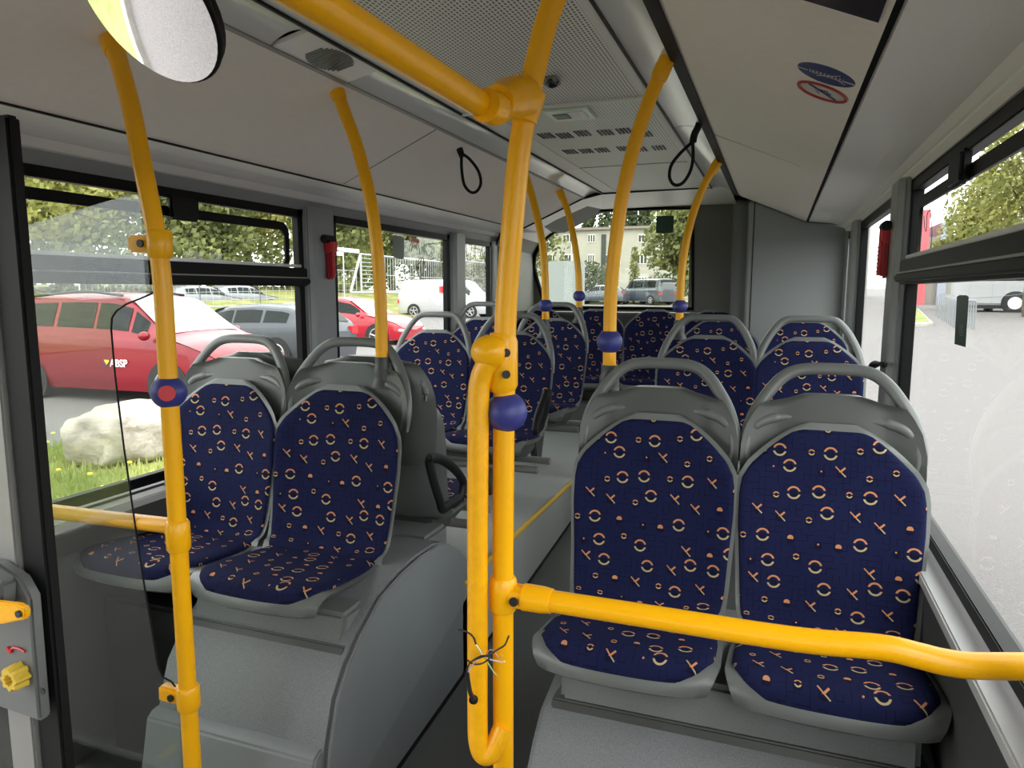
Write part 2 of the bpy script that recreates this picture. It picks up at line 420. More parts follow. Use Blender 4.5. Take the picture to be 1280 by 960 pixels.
# speaker section
sp = thing('speaker_panel', 'grey loudspeaker panel with round slatted grille in the left light strip', 'speaker', (-1.215, 1.8, .65))
pts = [(-1.272, .636), (-1.15, .661)]
MB().prism(pts+[(x, z+.012) for x, z in reversed(pts)], XZ, 1.626, 1.974).build('panel', 'cove', sp, False)
mb = MB(); nrm = Vector((-.2, 0, .98))
for k in range(13):
    yy = 1.72+k*.0125+.003; h = .053*math.sqrt(max(.05, 1-((k-6)/7.0)**2))
    a = Vector((-1.213-h*.98, yy, .648-h*.2-.003)); b = Vector((-1.213+h*.98, yy+.006, .648+h*.2-.003))
    mb.prism([(a.x, a.z), (b.x, b.z), (b.x, b.z+.003), (a.x, a.z+.003)], XZ, yy, yy+.006)
mb.build('grille', 'shell', sp, False)
# outer trims of the ceiling middle
for side, nm in ((-1, 'left'), (1, 'right')):
    f = (lambda x: x) if side < 0 else mir
    S('trim_2' if side < 0 else 'trim_3', MB().prism([(f(-1.285), .630), (f(-1.270), .632), (f(-1.270), .640), (f(-1.285), .640)], XZ, YF, YC), 'alu_grey', f'thin metal edge profile along the {nm} light strip', smooth=False)
S('trim_4', MB().prism([(-.305, .629), (-.270, .618), (-.268, .622), (-.30, .640)], XZ, YF, 5.0), 'rubber', 'black seam profile beside the right light strip', smooth=False)
# coves
cl = [(-1.735, .437), (-1.86, .432), (-1.92, .418), (-1.945, .395), (-1.975, .39)]
panel('wall_left', 'cove', cl, YF, YC+.05, 'light grey curved moulding above the left windows')
panel('wall_left', 'pillar', [(-1.960, .392), (-1.975, .352), (-1.995, .352)], YF, YR, 'grey band directly over the left windows', th=.012)
cr = [(.168, .441), (.30, .425), (.36, .408), (.375, .39), (.383, .386)]
panel('wall_right', 'cove', cr, YF, 5.0, 'light grey curved moulding above the right windows')
panel('wall_right', 'cove', [(.381, .380), (.395, .362)], YF, 5.0, 'narrow double edge strip over the right windows', th=.012)
panel('wall_right', 'pillar', [(.397, .360), (.41, .343), (.425, .343)], YF, 5.0, 'grey band directly over the right windows', th=.012)
# walls below windows
S('wall_left', MB().box((XL-.05, 1.12, -1.75), (XL, YR, -.665)), 'wall_grey', 'dark grey side wall below the left windows')
S('wall_left', MB().box((XL-.05, YF, -1.75), (XL, -.35, -.665)), 'wall_grey', 'dark grey side wall ahead of the left door')
S('wall_right', MB().box((XR, YF, -1.75), (XR+.05, YR, -.665)), 'wall_grey', 'dark grey side wall below the right windows')
for i, (x0, x1, nm) in enumerate(((XL, XL+.06, 'left'), (XR, XR-.062, 'right'))):
    y0 = 1.2 if i == 0 else YF
    S('trim_5' if i == 0 else 'trim_6', MB().box((x0, y0, -.70), (x1, 5.0, -.672)), 'ledge', f'pale grey window ledge along the {nm} wall', bevel=.004)
    S('wall_'+nm, MB().box((x0, y0, -1.5), (x0+(x1-x0)*.8, 5.0, -.70)), 'wall_grey', f'dark heater duct casing under the {nm} window ledge', bevel=.004)
# floor
fz = lambda y: -1.41+.087*(y-1.72) if y > 1.2 else -1.41+.087*(1.2-1.72)
mb = MB(); mb.prism([(YF, -1.62), (4.2, -1.62), (4.2, fz(4.2)), (1.2, fz(1.2)), (YF, fz(1.2))], YZ, XL, XR)
mb.v = []; mb.f = []
mb.prism([(YF, -1.62), (-.35, -1.62), (-.35, fz(1.2)), (YF, fz(1.2))], YZ, XL, XR)
mb.prism([(-.35, -1.62), (1.12, -1.62), (1.12, fz(1.2)), (-.35, fz(1.2))], YZ, -1.74, XR)
mb.prism([(1.12, -1.62), (4.2, -1.62), (4.2, fz(4.2)), (1.2, fz(1.2)), (1.12, fz(1.2))], YZ, XL, XR)
S('floor', mb, 'floor_low', 'dark grey speckled low floor of the bus aisle', smooth=False)
ZP = -1.03
mb = MB().prism([(XL, 2.2), (-1.0, 2.2), (-1.0, 3.62), (-.985, 3.75), (-.93, 3.84), (-.84, 3.88), (XR, 3.88), (XR, YR), (XL, YR)], lambda a, b, t: (a, b, t), -1.5, ZP)
S('floor', mb, 'floor_high', 'lighter grey raised rear platform floor', smooth=False)
# yellow nosing
nose = thing('step_edge', 'yellow nosing strip along the raised platform edge beside the aisle', 'step edge', (-1.0, 3.0, ZP))
MB().tube([(-1.0, 2.2, ZP+.002), (-1.0, 2.8, ZP+.002), (-1.0, 3.4, ZP+.002), (-1.0, 3.62, ZP+.002), (-.985, 3.75, ZP+.002), (-.93, 3.84, ZP+.002), (-.84, 3.88, ZP+.002), (-.5, 3.88, ZP+.002), (.2, 3.88, ZP+.002)], .012, seg=10, smooth=5).build('nosing', 'yellow_edge', nose)
# floor joint line
S('trim_7', MB().box((-1.003, 1.3, fz(1.3)-.02), (-.990, 3.6, fz(1.3)-.019)).prism([(1.35, fz(1.35)), (3.85, fz(3.85)), (3.85, fz(3.85)+.006), (1.35, fz(1.35)+.006)], YZ, -1.0, -.99), 'black', 'dark joint line where aisle floor meets the raised side', smooth=False)
# wheel humps
arch = [(1.30, -1.5), (1.325, -1.36), (1.36, -1.22), (1.385, -1.12), (1.42, -1.02), (1.47, -.955), (1.54, -.895), (1.64, -.838), (1.758, -.815), (1.88, -.806), (1.995, -.811), (2.08, -.835), (2.16, -.885), (2.247, -.957), (2.33, -1.05), (2.36, -1.5)]
hl = thing('wheel_arch_cover', 'tall grey curved wheel arch cover under the front left seat pair', 'wheel arch cover', (-1.5, 1.8, -1.5))
MB().prism(arch, YZ, -1.56, -1.0).build('cover', 'hump', hl, True, bevel=.012, ang=28)
MB().prism([(y*1.0, z-.004) for y, z in arch[1:-1]], YZ, -1.001, -.9925).build('side_panel', 'hump_side', hl, False, bevel=.003)
MB().prism([(1.345, -1.150), (1.365, -1.135), (1.40, -1.135), (1.40, -1.5), (1.285, -1.5), (1.30, -1.36)], YZ, -1.56, -1.015).build('kick_plate', 'hump_side', hl, True, bevel=.006)
MB().box((XL+.08, 1.52, -1.5), (-1.562, 2.3, -.93)).build('dark_void_fill', 'black', hl, True, bevel=.01)  # black box standing in for the dark void under the window seat
archr = [(1.24, -1.5), (1.29, -1.36), (1.345, -1.2), (1.40, -1.10), (1.46, -1.035), (1.52, -.99), (1.64, -.965), (1.85, -.93), (2.1, -.935), (2.25, -1.0), (2.36, -1.12), (2.44, -1.5)]
hr = thing('wheel_arch_cover', 'grey curved wheel arch cover under the front right seat pair', 'wheel arch cover', (0, 1.8, -1.5))
MB().prism(archr, YZ, -.49, XR-.06).build('cover', 'hump', hr, True, bevel=.010, ang=28)
# windows
def window(n, side, y0, y1, transom, z0=-.651, z1=.352):
    x = XL if side < 0 else XR; sg = -side     # inward direction
    nm = 'left' if side < 0 else 'right'
    w = thing(f'window_{n}', None, None, (x, (y0+y1)/2, z0)); w['kind'] = 'structure'
    xa, xb = x-sg*.012, x+sg*.022
    fr = MB(); t = .034
    fr.box((xa, y0, z0), (xb, y1, z0+t)).box((xa, y0, z1-t), (xb, y1, z1)).box((xa, y0, z0), (xb, y0+t, z1)).box((xa, y1-t, z0), (xb, y1, z1))
    fr.build('window_frame', 'frame_black', w, False, bevel=.003)
    MB().box((x-.002, y0+.01, z0+.01), (x+.002, y1-.01, z1-.01)).build('pane', 'glass', w, False)
    if transom:
        b = MB().box((xa, y0, .022), (x+sg*.04, y1, .10)); b.box((xa, y0, .03), (x+sg*.055, y1, .055))
        b.build('transom_bar', 'frame_black', w, False, bevel=.005)
        MB().box((x+sg*.005, y0+.03, .103), (x+sg*.03, y1-.03, .115)).build('transom_edge', 'alu', w, False, bevel=.002)  # bright strip modelled for the light gleam along the bar's top
        MB().box((x+sg*.05, y0+.03, .055), (x+sg*.057, y1-.03, .060)).build('transom_edge', 'alu_grey', w, False)
        q = MB(); ya, yb_ = y0+.05, y1-.085; zb, zt = .118, .290; r = .05
        def rr(a0, a1, b0, b1, rad, k=6):
            pts = []
            for cx, cy, s0 in ((a1-rad, b1-rad, 0), (a0+rad, b1-rad, 1), (a0+rad, b0+rad, 2), (a1-rad, b0+rad, 3)):
                for i in range(k+1):
                    th = (s0+i/k)*PI/2; pts.append((cx+rad*math.cos(th), cy+rad*math.sin(th)))
            return pts
        O_ = rr(ya, yb_, zb-.03, zt, r); I_ = rr(ya+.028, yb_-.028, zb-.002, zt-.034, r*.6)
        k = len(O_); base = len(q.v)
        for xx in (x+sg*.004, x+sg*.012):
            q.v += [(xx, a, b) for a, b in O_]+[(xx, a, b) for a, b in I_]
        for i in range(k):
            j = (i+1) % k
            q.f += [(i, j, k+j, k+i), (2*k+i, 3*k+i, 3*k+j, 2*k+j), (i, 2*k+i, 2*k+j, j), (k+i, k+j, 3*k+j, 3*k+i)]
        q.build('vent_sash', 'frame_black', w, True)
        MB().box((x+sg*.01, 1.93, zt-.045), (x+sg*.035, 2.06, zt+.035)).build('latch', 'black', w, True, bevel=.008)
    return w
window(1, -1, 1.2, 2.67, True); window(2, -1, 2.89, 4.17, False); window(3, -1, 4.38, 4.88, False)
window(4, 1, 1.12, 2.67, True); window(5, 1, 2.89, 4.17, False); window(6, 1, 4.38, 4.9, False)
window(7, 1, -.5, 1.02, False); window(8, 1, -2.2, -.6, False); window(9, -1, -2.2, -.5, False); window(11, 1, -4.4, -2.4, False)
for xa_ in (XL-.03, XR-.03):
    for (ya_, yb_) in ((-.5, -.35), (-6.5, -2.2)) if xa_ < 0 else ((-.6, -.5), (-2.4, -2.2), (-6.5, -4.4)):
        S('wall_left' if xa_ < 0 else 'wall_right', MB().box((xa_, ya_, -.672), (xa_+.06, yb_, .37)), 'pillar', 'grey wall section ahead of the camera-side windows')
S('wall_front', MB().box((XL-.05, YF-.05, -1.75), (XR+.05, YF, -.5)).box((XL-.05, YF-.05, .1), (XR+.05, YF, .75)), 'wall_grey', 'front end wall of the bus below and above the windscreen')  # unseen end wall, windscreen opening narrowed to cut light on the seats
# pillars
def pillar(n, side, y0, y1, d=.055):
    x = XL if side < 0 else XR; sg = -side; nm = 'left' if side < 0 else 'right'
    poly = [(x-sg*.02, y0), (x+sg*d*.6, y0), (x+sg*d, y0+.025), (x+sg*d, y1-.025), (x+sg*d*.6, y1), (x-sg*.02, y1)]
    S(f'trim_{n}', MB().prism(poly, lambda a, b, t: (a, b, t), -.672, .37), 'pillar', f'grey window pillar on the {nm} side at {"front" if y0 < 1.3 else "middle" if y0 < 3 else "rear"}', bevel=.006)
pillar(10, -1, 2.68, 2.88); pillar(11, -1, 4.18, 4.37); pillar(12, -1, 4.89, 5.2, .03); pillar(17, -1, 1.10, 1.19, .04)
pillar(13, 1, 2.68, 2.88); pillar(14, 1, 4.18, 4.37); pillar(15, 1, 4.86, 5.02, .03); pillar(16, 1, 1.03, 1.11)
# rear part: side wall panels, header, rear wall with window
S('wall_left', MB().box((XL-.03, 5.0, -.8), (XL+.035, YR, .42)), 'rear_wall', 'grey rear side wall panel left of the back window', bevel=.01)
RWY = 5.8
def rw(px, py): p = pY(px, py, RWY); return (p.x, p.z)
outline = [rw(866, 261), rw(800, 261), rw(748, 263), rw(733, 268), rw(700, 285), rw(684, 296), rw(675, 306), rw(669, 320), rw(668, 334), rw(672, 350), rw(680, 376), rw(686, 384), rw(866, 386)]
wall_poly_out = [(XR, .70), (XL, .70), (XL, -1.2), (XR, -1.2)]
mb = MB(); n = len(outline)
# frame ring of the wall: connect outline to projected outer points
outer = []
for (x, z) in outline:
    cx, cz = -1.25, .25; dx, dz = x-cx, z-cz
    t = min((abs((XL-.02-cx)/dx) if dx < 0 else abs((XR-cx)/dx)) if abs(dx) > 1e-6 else 9e9, (abs((.70-cz)/dz) if dz > 0 else abs((-1.2-cz)/dz)) if abs(dz) > 1e-6 else 9e9)
    outer.append((cx+dx*t, cz+dz*t))
rpoly = outline
mbw = MB()
for yy in (RWY, RWY+.04):
    mbw.v += [(x, yy, z) for x, z in outline]+[(x, yy, z) for x, z in outer]
for i in range(n):
    j = (i+1) % n
    mbw.f += [(i, j, n+j, n+i), (2*n+i, 3*n+i, 3*n+j, 2*n+j), (i, 2*n+i, 2*n+j, j)]
mbw.box((-.66, RWY-.01, -1.2), (XR, RWY+.04, .70)); mbw.box((XL, RWY+.001, -1.2), (-.6, RWY+.04, -.16)); mbw.box((XL, RWY+.002, .63), (-1.9, RWY+.04, .70)); 
S('wall_rear', mbw, 'rear_dark', 'dark rear wall around the back window', smooth=False)
w = thing('window_10', None, None, (-1.25, RWY, -.1)); w['kind'] = 'structure'
mb = MB()
pts = [(x, RWY-.01, z) for x, z in outline]
mb.tube(pts, .017, seg=8, smooth=1, closed=True); mb.build('window_frame', 'frame_black', w)
MB().prism(outline, XZ, RWY+.01, RWY+.014).build('pane', 'glass_rear', w, False)
# inner surround between ceiling and rear window
def hp(px, py, Y): p = pY(px, py, Y); return (p.x, p.y, p.z)
sur_in = [(-.32, RWY-.02, .655), (-.62, RWY-.02, .660), (-1.36, RWY-.02, .655), (-1.46, RWY-.02, .64), (-1.80, RWY-.02, .475), (-1.90, RWY-.02, .40), (-1.955, RWY-.02, .30), (-1.93, RWY-.02, -.16)]
sur_out = [(-.32, YC, .675), (-.43, YC, .675), (-1.15, YC, .672), (-1.28, YC, .642), (-1.73, YC, .445), (-1.88, YC, .425), (XL+.03, YC+.1, .33), (XL+.03, YC+.1, -.16)]
mb = MB(); k = len(sur_in)
mb.v = [Vector(a) for a in sur_in]+[Vector(a) for a in sur_out]+[Vector(a)+Vector((0, 0, .05)) for a in sur_in]+[Vector(a)+Vector((0, 0, .05)) for a in sur_out]
for i in range(k-1): mb.f += [(i, i+1, k+i+1, k+i), (2*k+i, 3*k+i, 3*k+i+1, 2*k+i+1)]
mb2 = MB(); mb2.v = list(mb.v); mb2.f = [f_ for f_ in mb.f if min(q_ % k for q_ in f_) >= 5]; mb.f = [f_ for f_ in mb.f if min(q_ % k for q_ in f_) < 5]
S('trim_18', mb, 'cove', 'pale curved surround leading from the ceiling to the back window', smooth=False)
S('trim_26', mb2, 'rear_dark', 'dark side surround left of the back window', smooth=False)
S('trim_19', MB().tube([(-.43, YC, .668), (-.9, YC, .664), (-1.15, YC, .661), (-1.29, YC, .632), (-1.74, YC, .437)], .010, seg=8, smooth=1), 'black', 'black seam arching over the rear end of the ceiling')
S('wall_rear', MB().box((XL, 5.62, -1.03), (-.34, 5.8, -.19)).box((XL, 5.55, -.19), (-.34, 5.8, -.165)), 'rear_wall', 'grey ledge box behind the back row of seats', bevel=.01)
# engine tower
et = thing('engine_tower', 'tall plain grey engine housing in the rear right corner', 'engine housing', (.1, 5.4, ZP))
xt = pY(932, 350, 5.0).x
MB().prism([(xt, ZP), (XR-.006, ZP), (XR-.006, .405), (.15, .438), (xt, .592)], XZ, 5.0, 5.78).build('housing', 'tower', et, True, bevel=.012)
MB().box((xt-.10, 5.12, ZP), (xt+.03, 5.78, .60)).build('corner_panel', 'rear_wall', et, True, bevel=.02)
MB().box((xt+.035, 4.995, -.9), (xt+.040, 5.005, .60)).build('joint', 'black', et, False)
# ------------------------------------------------------------------ seats
PROF = [(.034, -.044), (.010, -.038), (0, -.024), (.006, -.010), (.030, .002), (.06, .006), (.15, -.004), (.26, -.016), (.345, -.018), (.392, .004), (.418, .060), (.437, .14), (.456, .24), (.473, .34), (.487, .42), (.497, .48), (.508, .54), (.520, .590)]
def cr(Pts, t):
    n = len(Pts)-1; s = min(max(t, 0), 1)*n; i = min(int(s), n-1); t = s-i
    p1, p2 = Vector(Pts[i]), Vector(Pts[i+1]); p0 = Vector(Pts[i-1]) if i > 0 else p1*2-p2; p3 = Vector(Pts[i+2]) if i+2 <= n else p2*2-p1
    return .5*((2*p1)+(p2-p0)*t+(2*p0-5*p1+4*p2-p3)*t*t+(3*p1-p0-3*p2+p3)*t*t*t)
NP = 96
PP = [cr(PROF, i/NP) for i in range(NP+1)]
AL = [0]
for i in range(NP): AL.append(AL[-1]+(PP[i+1]-PP[i]).length)
TOT = AL[-1]
def prof(s):      # s = arc length in m
    s = min(max(s, 0), TOT)
    lo = 0
    for i in range(NP):
        if AL[i+1] >= s: lo = i; break
    t = (s-AL[lo])/max(1e-9, AL[lo+1]-AL[lo]); p = PP[lo].lerp(PP[lo+1], t)
    a, b = PP[max(lo-1, 0)], PP[min(lo+2, NP)]
    d = (b-a).normalized(); return p, Vector((-d.y, d.x))   # normal: up on the pan, forward on the back
def lerp_tab(tab, s):
    for i in range(len(tab)-1):
        if s <= tab[i+1][0]:
            t = (s-tab[i][0])/(tab[i+1][0]-tab[i][0]); t = min(max(t, 0), 1); return tab[i][1]+(tab[i+1][1]-tab[i][1])*t
    return tab[-1][1]
def s_of_z(z):     # arc length on the back at height z
    for i in range(NP):
        if PP[i+1].y >= z and i > NP*.5: return AL[i]+(AL[i+1]-AL[i])*(z-PP[i].y)/max(1e-9, PP[i+1].y-PP[i].y)
    return TOT
SP = TOT
WBK = [(.400, .186), (.43, .196), (.50, .203), (s_of_z(.14), .209), (s_of_z(.25), .217), (s_of_z(.32), .217), (s_of_z(.355), .211), (s_of_z(.39), .193), (s_of_z(.43), .155), (s_of_z(.46), .121), (s_of_z(.478), .096), (s_of_z(.492), .062)]
WST = [(.058, .130), (.070, .160), (.090, .182), (.12, .199), (.16, .205), (.25, .204), (.36, .194), (.400, .186)]
# shell (bucket) outline: cushion outline plus a rim
TOPA = s_of_z(.506)
WSH = [(0, .165), (.02, .184), (.05, .203), (.08, .214), (.12, .219), (.25, .216), (.36, .206), (.43, .208), (.50, .214), (s_of_z(.14), .219), (s_of_z(.25), .2265), (s_of_z(.325), .2265), (s_of_z(.36), .2215), (s_of_z(.395), .204), (s_of_z(.43), .172), (s_of_z(.46), .138), (s_of_z(.485), .104), (TOPA, .060)]
# head shell outline behind (height, half width)
WHD = [(.20, .196), (.30, .212), (.38, .221), (.44, .220), (.49, .209), (.53, .188), (.552, .170), (.556, .130), (.566, .102), (.575, .072)]
def surf_pt(x, s, off, w, bucket=.030):
    p, n = prof(s); u = abs(x)/max(w, .02)
    e = bucket*min(1, abs(x)/.21)**3.2
    k = 1.0
    yy = p.x; zz = p.y
    front = max(0, 1-s/.14); yy += .05*front*(abs(x)/.2)**2.6
    side = 0 if s > .35 else 1
    e2 = e*(1.0 if s > .40 else .35)
    return Vector((x, yy+n.x*(off+e2), zz+n.y*(off+e2)))
def shell_mesh():
    tab = WSH; top = TOPA
    mb = MB(); nu, nv = 22, 54
    def f(front):
        def g(u, v):
            s = v*top; w = lerp_tab(tab, s); a = 2*u-1; x = w*(a if abs(a) < 1 else a)
            r = (1-abs(a)**8)**.5 if abs(a) < 1 else 0
            t = .008 if front else -.026
            if s < .06: t = .006 if front else -.014
            return surf_pt(x, s, t*r, w)
        return g
    mb.grid(f(True), nu, nv); mb.grid(f(False), nu, nv)
    k = (nu+1)*(nv+1)
    for i in range(nv):
        for j in (0, nu):
            a, b = i*(nu+1)+j, (i+1)*(nu+1)+j; mb.f.append((a, b, k+b, k+a))
    for j in range(nu):
        for i in (0, nv):
            a = i*(nu+1)+j; mb.f.append((a, a+1, k+a+1, k+a))
    return mb
def head_mesh():
    mb = MB(); nu, nv = 20, 30
    def f(front):
        def g(u, v):
            z = .20+v*.375; w = lerp_tab(WHD, z); a = 2*u-1; x = w*a
            yb = .482+(z-.40)*.17+.040
            e = -.035*abs(a)**4*(w/.22)
            r = (max(0, 1-abs(a)**8))**.5
            if front: y = yb+e-.004*r-.010*max(0, 1-(abs(x)/.13)**4)*min(1, max(0, (z-.42)/.06))
            else: y = yb+e+.040*r*(1-.4*v)
            return (x, y, z)
        return g
    mb.grid(f(True), nu, nv); mb.grid(f(False), nu, nv); k = (nu+1)*(nv+1)
    for i in range(nv):
        for j in (0, nu): a, b = i*(nu+1)+j, (i+1)*(nu+1)+j; mb.f.append((a, b, k+b, k+a))
    for j in range(nu):
        for i in (0, nv): a = i*(nu+1)+j; mb.f.append((a, a+1, k+a+1, k+a))
    return mb
def pad_mesh(tab, th, puff=.010, ver=0):
    mb = MB(); uv = []
    s0, s1 = tab[0][0], tab[-1][0]; nu, nv = 24, 40 if ver else 24
    me_uv = []
    def g(u, v):
        a = 2*u-1; s = s0+(s1-s0)*v; w = lerp_tab(tab, s); x = w*math.sin(a*PI/2)
        b = 2*v-1
        r = (max(0, 1-abs(math.sin(a*PI/2))**10))**.5*(max(0, 1-(b if ver else -b)**15))**.5 if (b > 0) == bool(ver) else (max(0, 1-abs(math.sin(a*PI/2))**10))**.5
        return surf_pt(x, s, .005+th*r + puff*(1-a*a)*(1-abs(b)**3), w), (x, s)
    for i in range(nv+1):
        for j in range(nu+1):
            p, q = g(j/nu, i/nv); mb.v.append(tuple(p)); me_uv.append(q)
    W = nu+1
    for i in range(nv):
        for j in range(nu): mb.f.append((i*W+j, i*W+j+1, (i+1)*W+j+1, (i+1)*W+j))
    k = len(mb.v)      # underside
    for i in range(nv+1):
        for j in range(nu+1):
            a = 2*j/nu-1; s = s0+(s1-s0)*i/nv; w = lerp_tab(tab, s)*.97
            mb.v.append(tuple(surf_pt(w*math.sin(a*PI/2), s, .002, w))); me_uv.append((w*a, s))
    for i in range(nv):
        for j in range(nu): mb.f.append((k+i*W+j, k+(i+1)*W+j, k+(i+1)*W+j+1, k+i*W+j+1))
        for j in (0, nu): a, b = i*W+j, (i+1)*W+j; mb.f.append((a, b, k+b, k+a))
    for j in range(nu):
        for i in (0, nv): a = i*W+j; mb.f.append((a, a+1, k+a+1, k+a))
    return mb, me_uv
def pad(name, tab, th, parent, puff, ver):
    mb, q = pad_mesh(tab, th, puff, ver)
    o = mb.build(name, 'fabric', parent, True, ang=60)
    uvl = o.data.uv_layers.new(name='UVMap')
    for lp in o.data.loops: uvl.data[lp.index].uv = q[lp.vertex_index]
    return o
def make_seat(kind='A'):
    t = thing('bus_seat', 'x', 'seat', world=False)
    shell_mesh().build('shell', 'shell', t, True, ang=50)
    if kind in 'AD': head_mesh().build('head_shell', 'shell_back', t, True, ang=50)
    pad('backrest_cushion', WBK, .012, t, .004, 1)
    pad('seat_cushion', WST, .016, t, .008, 0)
    # grab handle loop on top of backrest
    h = MB()
    path = []
    hp_ = ((-.200, .37), (-.209, .42), (-.205, .47), (-.189, .52), (-.165, .562), (-.135, .602), (-.102, .628), (-.062, .638), (0, .640))
    if kind == 'B': hp_ = ((-.212, .30), (-.210, .37), (-.194, .44), (-.165, .505), (-.132, .555), (-.104, .580), (-.07, .588), (0, .589))
    for x, z in hp_+tuple((-a_, b_) for a_, b_ in hp_[-2::-1]):
        yb = .482+(z-.40)*.17
        path.append((x, yb+(.056 if kind in 'AD' else .018)-.034*min(1, abs(x)/.21)**3, z))
    h.tube(path, .0125, seg=12, smooth=4, r2=.0165)
    if kind in 'AB': h.build('grab_handle', 'shell', t, True, ang=60)
    # skirt under the pan
    MB().prism([(.04, -.020), (.34, -.03), (.40, -.01), (.40, -.085), (.30, -.11), (.09, -.075)], YZ, -.150, .150).build('pan_support', 'shell_dark', t, True, bevel=.012)
    # moulded shoulder pads beside cushion top
    for sx in (-1, 1) if kind in 'AD' else ():
        b = MB()
        pts = [(sx*x, .482+(z-.40)*.17+.037-d_, z) for x, z, d_ in ((.080, .512, -.004), (.115, .511, .002), (.150, .505, .006), (.180, .490, .010), (.198, .462, .006), (.204, .43, -.006))]
        b.tube(pts, [.004, .011, .014, .014, .011, .004], seg=12, smooth=6).build('shoulder_bolster', 'shell', t, True)
    return t
proto = {k_: make_seat(k_) for k_ in 'ABCD'}
def set_seat(o, x, y, z, rz, label, group):
    o.location = (x, y, z); o.rotation_euler = (0, 0, rz); o['label'] = label; o['group'] = group
    return o
used = set()
def seat(x, y, z, label, group, rz=0, k='A'):
    o = copy_tree(proto[k]) if k in used else proto[k]
    used.add(k)
    if x < -1 and k != 'C': o.scale = (1.05, 1, 1)
    return set_seat(o, x, y, z, rz, label, group)
LXA, LXB = -1.748, -1.292
RXA, RXB = -.300, .146
zR1, yR1 = -.845, 1.48
zL1, yL1 = -.805, 1.44
seat(RXA, yR1, zR1, 'blue patterned seat at front right, the one beside the aisle', 'front right seat pair')
seat(RXB, yR1, zR1, 'blue patterned seat at front right, next to the large right window', 'front right seat pair')
seat(LXA, yL1, zL1, 'blue patterned seat at front left by the window, partly behind the glass screen', 'front left seat pair')
seat(LXB, yL1, zL1, 'blue patterned seat at front left beside the aisle, on the wheel arch', 'front left seat pair')
seat(LXA, 2.62, -.79, 'rear-facing seat by the window, back to back with front left window seat', 'rear-facing left seat pair', PI, 'D')
seat(LXB, 2.62, -.79, 'rear-facing aisle seat whose grey back shows behind the front left pair', 'rear-facing left seat pair', PI, 'D')
zA = -.715
seat(LXA, 3.02, zA, 'window seat of the second forward-facing left pair, below the white van', 'second left seat pair', k='B')
seat(LXB, 3.02, zA, 'aisle seat of the second forward-facing left pair, behind the twin yellow posts', 'second left seat pair', k='B')
seat(LXA, 3.72, -.67, 'window seat of the third left pair, its handle against the rear left pillar', 'third left seat pair', k='B')
seat(LXB, 3.72, -.67, 'aisle seat of the third left pair, with a yellow pole at its top corner', 'third left seat pair', k='B')
seat(RXA, 3.02, zA, 'aisle seat of the second right pair, seen over the front right aisle seat', 'second right seat pair', k='B')
seat(RXB, 3.02, zA, 'window seat of the second right pair, seen through the front grab handle', 'second right seat pair', k='B')
seat(RXA, 3.72, -.66, 'aisle seat of the third right pair, mostly hidden before the engine housing', 'third right seat pair', k='C')
seat(RXB, 3.72, -.66, 'window seat of the third right pair, mostly hidden before the engine housing', 'third right seat pair', k='C')
for i, (x, lb) in enumerate(((-1.73, 'back row seat in the far left corner under the back window'), (-1.285, 'back row seat second from the left corner'), (-.845, 'back row seat facing the end of the aisle, dark in the shade'), (-.42, 'back row seat beside the engine housing'))):
    seat(x, 4.86, -.64, lb, 'back row seats', k='C')
# pedestals
def pedestal(x0, x1, y0, y1, z0, z1, label, group=None):
    t = thing('seat_pedestal', label, 'seat pedestal', ((x0+x1)/2, (y0+y1)/2, z0), group=group)
    MB().prism([(y0, z0), (y0+.02, z1), (y1, z1), (y1, z0)], YZ, x0, x1).build('box', 'pedestal', t, True, bevel=.012)
    MB().prism([(y0-.022, z0), (y0-.006, z0+.020), (y1, z0+.020), (y1, z0)], YZ, x0-.016, x1+.016).build('foot_trim', 'shell_dark', t, True, bevel=.004)
pedestal(-.45, .32, 1.545, 1.95, -.992, -.88, 'grey pedestal box beneath the front right seat pair')
pedestal(-1.54, -1.035, 1.505, 1.86, -.945, -.85, 'grey pedestal box beneath the front left seat pair')
pedestal(XL+.1, -1.08, 2.06, 2.25, -1.03, -.83, 'grey pedestal block behind the front left wheel arch')
for nm, x0, x1, y, zt in (('second left', XL+.06, -1.05, 3.2, -.86), ('third left', XL+.06, -1.05, 3.95, -.80), ('third right', -.48, XR-.05, 3.95, -.80), ('front rear-facing left', XL+.06, -1.06, 2.40, -.88)):
    t = thing('metal_stand', f'metal cross rail and legs carrying the {nm} seat pair', 'stand', ((x0+x1)/2, y, ZP))
    MB().tube([(x0, y, zt), (x1, y, zt)], .018, seg=10).build('cross_rail', 'alu_grey', t)
    MB().tube([(x0, y+.2, zt), (x1, y+.2, zt)], .018, seg=10).build('cross_rail', 'alu_grey', t)
    for xx in ((x0+x1)/2+.15,):
        MB().prism([(y-.02, zt), (y+.22, zt), (y+.14, ZP), (y+.06, ZP)], YZ, xx-.02, xx+.02).build('leg', 'shell_dark', t, True, bevel=.006)
t = thing('metal_stand', 'metal cross rail and legs carrying the second right seat pair', 'stand', (0, 3.2, fz(3.2)))
MB().tube([(-.48, 3.2, -.86), (XR-.06, 3.2, -.86)], .018, seg=10).build('cross_rail', 'alu_grey', t)
MB().prism([(3.18, -.86), (3.42, -.86), (3.34, fz(3.3)), (3.26, fz(3.3))], YZ, -.1, -.06).build('leg', 'shell_dark', t, True, bevel=.006)
pedestal(XL+.05, -.30, 5.02, 5.5, ZP, -.80, 'dark box beneath the back row seats')
